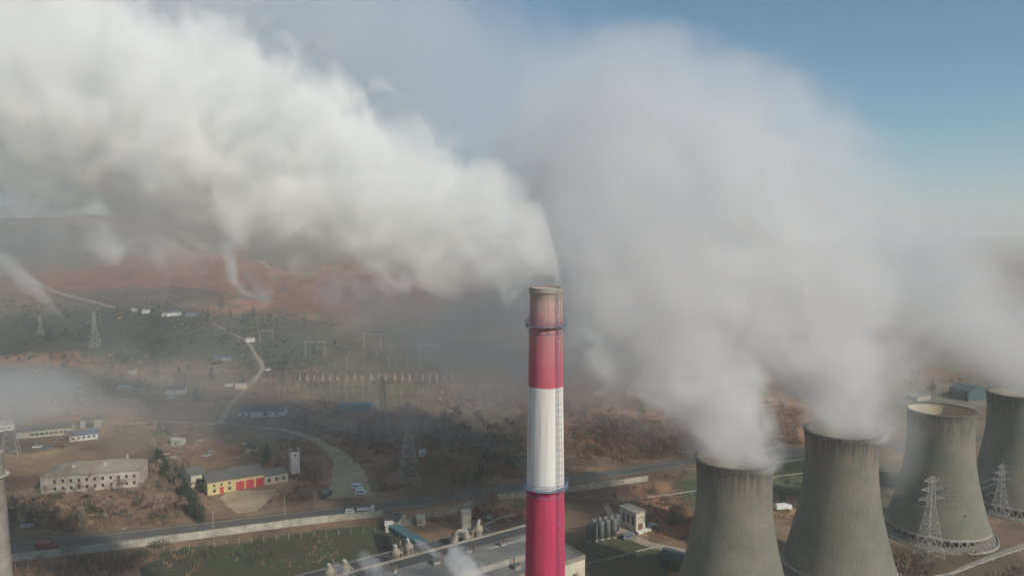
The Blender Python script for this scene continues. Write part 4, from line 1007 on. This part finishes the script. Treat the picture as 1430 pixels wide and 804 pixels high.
# ================================================================== SMOKE AND STEAM
def fcurve(N, L, src, xs, vals):
    lo, hi = min(vals), max(vals)
    if hi - lo < 1e-6: hi = lo + 1
    n = N.new('ShaderNodeFloatCurve'); c = n.mapping.curves[0]; pts = [(x, (v - lo) / (hi - lo)) for x, v in zip(xs, vals)]
    n.mapping.use_clip = False
    c.points[0].location = pts[0]; c.points[1].location = pts[-1]
    for p in pts[1:-1]: c.points.new(*p)
    n.mapping.update(); L.new(src, n.inputs['Value'])
    return mathn(N, L, 'MULTIPLY_ADD', n.outputs[0], hi - lo, lo)
def plume(name, label, cat, axis, pts, dens, color=(1, 1, 1), amp=.35, nscale=.05, soft=.25, step=.1, fade=None, aniso=0.0, vor=0.0, vscale=.05, inner=0.0, detail=4, kind=None, sq=1.0, group=None, rough=.55):
    """pts: list of (Vector world centre, radius). Axis 0/1/2 is the running coordinate. A lumpy body of vapour in a closed hull."""
    org = pts[0][0].copy()
    A = [i for i in range(3) if i != axis]
    if pts[0][0][axis] > pts[-1][0][axis]: pts = pts[::-1]
    rel = [(p - org, r) for p, r in pts]
    a0, a1 = rel[0][0][axis], rel[-1][0][axis]
    ts = [(p[axis] - a0) / (a1 - a0) for p, r in rel]
    m, nt, N, L = nodes_of(name + '_vapour')
    out = N.new('ShaderNodeOutputMaterial'); vol = N.new('ShaderNodeVolumePrincipled'); L.new(vol.outputs[0], out.inputs['Volume'])
    vol.inputs['Color'].default_value = (*color, 1); vol.inputs['Anisotropy'].default_value = aniso
    tc = N.new('ShaderNodeTexCoord'); sx = N.new('ShaderNodeSeparateXYZ'); L.new(tc.outputs['Object'], sx.inputs[0])
    t = mathn(N, L, 'DIVIDE', mathn(N, L, 'SUBTRACT', sx.outputs[axis], a0), a1 - a0)
    c1 = fcurve(N, L, t, ts, [p[A[0]] for p, r in rel]); c2 = fcurve(N, L, t, ts, [p[A[1]] for p, r in rel]); rr = fcurve(N, L, t, ts, [r for p, r in rel])
    dx = mathn(N, L, 'SUBTRACT', sx.outputs[A[0]], c1); dy = mathn(N, L, 'SUBTRACT', sx.outputs[A[1]], c2)
    if sq != 1.0: dx = mathn(N, L, 'DIVIDE', dx, sq) if A[0] == 1 else dx; dy = mathn(N, L, 'DIVIDE', dy, sq) if A[1] == 1 else dy
    d = mathn(N, L, 'DIVIDE', mathn(N, L, 'SQRT', mathn(N, L, 'ADD', mathn(N, L, 'MULTIPLY', dx, dx), mathn(N, L, 'MULTIPLY', dy, dy))), rr)
    n = N.new('ShaderNodeTexNoise'); n.inputs['Scale'].default_value = nscale; n.inputs['Detail'].default_value = detail; n.inputs['Roughness'].default_value = rough; n.inputs['Distortion'].default_value = .4
    L.new(tc.outputs['Object'], n.inputs['Vector'])
    d2 = mathn(N, L, 'MULTIPLY_ADD', mathn(N, L, 'SUBTRACT', .5, n.outputs['Fac']), amp * 4.0, d)
    if vor:
        # creased noise gives the round cauliflower lobes
        for sc_, am in ((vscale, vor), (vscale * 2.3, vor * .45)):
            v = N.new('ShaderNodeTexNoise'); v.inputs['Scale'].default_value = sc_; v.inputs['Detail'].default_value = 0.0; L.new(tc.outputs['Object'], v.inputs['Vector'])
            lobe = mathn(N, L, 'ABSOLUTE', mathn(N, L, 'SUBTRACT', v.outputs['Fac'], .5))
            d2 = mathn(N, L, 'MULTIPLY_ADD', mathn(N, L, 'SUBTRACT', .1, lobe), am * 3.2, d2)
    mr = N.new('ShaderNodeMapRange'); mr.interpolation_type = 'SMOOTHSTEP'; L.new(d2, mr.inputs[0])
    mr.inputs[1].default_value = 1.0 - soft; mr.inputs[2].default_value = 1.0; mr.inputs[3].default_value = 1; mr.inputs[4].default_value = 0
    de = mr.outputs[0]
    if inner: de = mathn(N, L, 'MULTIPLY', de, mathn(N, L, 'MULTIPLY_ADD', mathn(N, L, 'SUBTRACT', 1, d, clamp=True), inner, 1 - inner))
    # never any vapour at the hull itself
    ed = N.new('ShaderNodeMapRange'); L.new(d, ed.inputs[0]); hull = 1 + amp * .75 + vor * .25
    ed.inputs[1].default_value = hull - .22; ed.inputs[2].default_value = hull - .03; ed.inputs[3].default_value = 1; ed.inputs[4].default_value = 0
    de = mathn(N, L, 'MULTIPLY', de, ed.outputs[0])
    if fade:
        fx = [f[0] for f in fade]; fv = [f[1] for f in fade]; de = mathn(N, L, 'MULTIPLY', de, fcurve(N, L, t, fx, fv))
    L.new(mathn(N, L, 'MULTIPLY', de, dens), vol.inputs['Density'])
    try: m.cycles.volume_step_rate = step
    except Exception: pass
    # hull
    import numpy as np
    S = 40; K = 22; vv = []; ff = []
    cm = bpy.data.curves  # unused
    xs = np.array(ts)
    def ev(vals, tt):
        vals = np.array(vals)
        return float(np.interp(tt, xs, vals))
    for i in range(S + 1):
        tt = i / S; q = [0, 0, 0]; q[axis] = a0 + (a1 - a0) * tt
        ca, cb_ = ev([p[A[0]] for p, r in rel], tt), ev([p[A[1]] for p, r in rel], tt); R_ = ev([r for p, r in rel], tt) * hull * 1.04
        for k in range(K):
            an = 2 * math.pi * k / K; w = list(q); s1 = sq if A[0] == 1 else 1; s2 = sq if A[1] == 1 else 1
            w[A[0]] = ca + R_ * s1 * math.cos(an); w[A[1]] = cb_ + R_ * s2 * math.sin(an); vv.append(w)
    flip = axis == 1
    for i in range(S):
        for k in range(K):
            k2 = (k + 1) % K; f = (i * K + k, i * K + k2, (i + 1) * K + k2, (i + 1) * K + k); ff.append(tuple(reversed(f)) if flip else f)
    ff.append(tuple(range(K)) if flip else tuple(reversed(range(K)))); e = tuple(S * K + k for k in range(K)); ff.append(tuple(reversed(e)) if flip else e)
    me = bpy.data.meshes.new(name); me.from_pydata(vv, [], ff); me.update(); me.materials.append(m)
    o = bpy.data.objects.new(name, me); col.objects.link(o); o.location = org
    return tag(o, label, cat, group, kind)
def pp(px, py, d, rpx): return (at(px, py, d), rpx * d / FPX)
# chimney smoke, blown to the left
plume('smoke_plume', 'dense white smoke billowing left from the top of the striped chimney', 'smoke', 0,
      [pp(784, 395, 143, 7), pp(776, 365, 143, 35), pp(762, 345, 144, 56), pp(735, 328, 145, 72), pp(690, 312, 148, 88), pp(620, 298, 152, 106), pp(540, 275, 156, 124), pp(450, 247, 162, 136), pp(350, 222, 168, 150), pp(230, 175, 176, 170), pp(90, 130, 186, 180), pp(-80, 100, 198, 188), pp(-260, 70, 210, 196)],
      .13, (.992, .99, .975), amp=.62, nscale=.072, soft=.36, step=.026, vor=.28, vscale=.10, detail=6, rough=.66, aniso=-.1, fade=[(0, .2), (.3, .4), (.55, .75), (.8, 1), (.93, .8), (1, .5)])
# steam of the cooling towers
w_ = (.875, .873, .88)
plume('steam_plume', 'wide steam column leaving the nearest cooling tower and leaning left', 'steam', 2,
      [(TC[0] + Vector((0, 0, -1.2)), 15), (TC[0] + Vector((-.5, 0, 3)), 17.5), pp(990, 575, 262, 100), pp(940, 510, 266, 155), pp(915, 440, 274, 195), pp(895, 350, 284, 230), pp(880, 250, 294, 235), pp(880, 160, 302, 205), pp(880, 85, 310, 150), pp(880, 40, 312, 70)],
      .09, w_, amp=.58, nscale=.034, soft=.6, step=.05, vor=.28, vscale=.05, detail=6, rough=.66, fade=[(0, 1.2), (.15, 1.0), (.4, .5), (.7, .3), (1, .14)], group='steam plumes of the cooling towers')
plume('steam_plume', 'steam column rising from the second cooling tower of the row', 'steam', 2,
      [(TC[1] + Vector((0, 0, -1.2)), 15.5), (TC[1] + Vector((0, 0, 3)), 18), pp(1158, 540, 287, 90), pp(1115, 470, 292, 150), pp(1080, 380, 300, 190), pp(1060, 290, 310, 195), pp(1045, 200, 320, 170), pp(1035, 135, 325, 120), pp(1020, 80, 330, 60)],
      .085, w_, amp=.58, nscale=.032, soft=.6, step=.05, vor=.28, vscale=.045, detail=6, rough=.66, fade=[(0, 1.2), (.15, 1.0), (.4, .5), (.7, .3), (1, .14)], group='steam plumes of the cooling towers')
plume('steam_plume', 'steam drifting off the farthest cooling tower at the right edge', 'steam', 2,
      [(TC[3] + Vector((0, 0, -1.2)), 15.5), (TC[3] + Vector((-1, 0, 4)), 20), pp(1390, 500, 360, 110), pp(1345, 455, 362, 150), pp(1310, 410, 366, 155), pp(1290, 360, 370, 125), pp(1280, 310, 372, 60)],
      .045, w_, amp=.46, nscale=.024, soft=.6, step=.07, vor=.12, vscale=.04, detail=6, rough=.6, fade=[(0, 1.0), (.5, .6), (1, .3)], group='steam plumes of the cooling towers')
# merged drift of steam behind, thin
plume('steam_bank', 'broad thin bank of merged steam drifting left across the sky behind the chimney', 'steam', 0,
      [pp(1560, 400, 345, 60), pp(1430, 370, 345, 150), pp(1290, 360, 345, 200), pp(1200, 350, 345, 235), pp(1080, 320, 345, 280), pp(950, 300, 350, 300), pp(820, 270, 355, 310), pp(680, 190, 365, 320), pp(540, 100, 375, 320), pp(380, 50, 390, 290), pp(200, 30, 400, 290), pp(-50, 30, 420, 290), pp(-250, 30, 440, 280)],
      .034, (.87, .875, .885), amp=.34, nscale=.011, soft=.7, step=.10, detail=5, sq=.45, fade=[(0, 1), (.4, .8), (.55, .55), (.7, .38), (.82, .22), (1, .12)])
plume('smoke_veil', 'thin torn smoke hanging under the white plume at the left', 'smoke', 0,
      [pp(420, 325, 240, 20), pp(330, 320, 240, 50), pp(230, 315, 240, 75), pp(100, 310, 245, 90), pp(-40, 300, 250, 100), pp(-180, 290, 260, 100)],
      .018, (.97, .97, .95), amp=.5, nscale=.03, soft=.6, step=.10, detail=6, rough=.62, vor=.1, vscale=.05)
# thin drifting veils close to the ground
plume('vapour_veil', 'thin grey vapour drifting low over the switchyard and the slope left of the chimney', 'steam', 0,
      [pp(960, 550, 390, 45), pp(820, 500, 395, 110), pp(700, 470, 400, 130), pp(600, 450, 410, 110), pp(520, 425, 420, 70), pp(440, 400, 430, 25)],
      .015, (.92, .91, .88), amp=.5, nscale=.022, soft=.7, step=.15, detail=6)
plume('vapour_veil', 'low grey vapour bank over the low buildings at the left edge', 'steam', 0,
      [pp(-150, 560, 420, 60), pp(0, 550, 420, 55), pp(90, 555, 420, 40), pp(170, 565, 420, 20), pp(210, 570, 420, 8)],
      .020, (.93, .93, .93), amp=.5, nscale=.02, soft=.8, step=.25, detail=3)
plume('vapour_veil', 'thin steam drifting between the second and the open cooling tower', 'steam', 2,
      [pp(1250, 690, 310, 20), pp(1255, 640, 310, 42), pp(1250, 590, 315, 55), pp(1240, 540, 320, 70), pp(1230, 480, 325, 70)],
      .022, (.90, .90, .90), amp=.5, nscale=.04, soft=.8, step=.1, detail=5)
plume('vapour_veil', 'broad faint warm mist lying over the left and middle ground', 'steam', 0,
      [pp(-120, 600, 470, 60), pp(80, 570, 470, 110), pp(250, 560, 470, 120), pp(420, 550, 470, 120), pp(600, 540, 470, 120), pp(760, 540, 470, 90), pp(880, 560, 460, 30)],
      .0035, (.95, .93, .89), amp=.5, nscale=.018, soft=.8, step=.15, detail=5)
plume('smoke_wisp', 'slanting pale wisp over the dark ground at the far left', 'smoke', 0,
      [pp(90, 446, 700, 4), pp(70, 425, 700, 13), pp(45, 400, 700, 20), pp(15, 372, 700, 22), pp(-40, 340, 700, 30), pp(-100, 310, 700, 34)],
      .032, (.96, .96, .94), amp=.95, nscale=.04, soft=.7, step=.06, detail=6, rough=.65)
plume('smoke_wisp', 'thin smoke wisp curling up from the hillside left of centre', 'smoke', 2,
      [pp(380, 419, 1300, 3), pp(352, 415, 1300, 6), pp(333, 400, 1300, 9), pp(322, 375, 1300, 11), pp(317, 350, 1300, 12), pp(315, 315, 1300, 13), pp(312, 280, 1300, 16)],
      .035, (.96, .96, .94), amp=.8, nscale=.025, soft=.6, step=.1, detail=3)
for k, (px, py, d_, r, lab, dn) in enumerate([(604, 768, 250, 12, 'small steam puff rising between the ventilators', .12), (530, 800, 238, 24, 'low steam puff left of the middle ventilators', .06), (655, 800, 225, 30, 'steam puff over the hall roof left of the chimney', .10), (490, 806, 236, 16, 'faint steam puff at the bottom edge above the annex', .07)]):
    plume('steam_puff', lab, 'steam', 2, [pp(px + 10, py + r * .8, d_, r * .5), pp(px + 3, py + r * .3, d_, r * 1.0), pp(px - 9, py - r * .4, d_, r * .9), pp(px - 24, py - r * 1.3, d_, r * .45)], dn, (.97, .98, 1), amp=.75, nscale=.26, soft=.6, step=.06, detail=6, rough=.62, group='small steam puffs over the roofs')

# ================================================================== HAZE
hz = MB().box(-10500, -9600, -1, 10500, 10500, 420).build('haze', 'dark')
m, nt, N, L = nodes_of('haze_air'); out = N.new('ShaderNodeOutputMaterial'); v = N.new('ShaderNodeVolumePrincipled'); L.new(v.outputs[0], out.inputs['Volume'])
v.inputs['Color'].default_value = (.95, .96, .93, 1); v.inputs['Density'].default_value = HAZE_DENSITY; v.inputs['Anisotropy'].default_value = 0.0
hz.data.materials.clear(); hz.data.materials.append(m); tag(hz, 'pale haze filling the air over the whole valley', None, None, 'stuff')
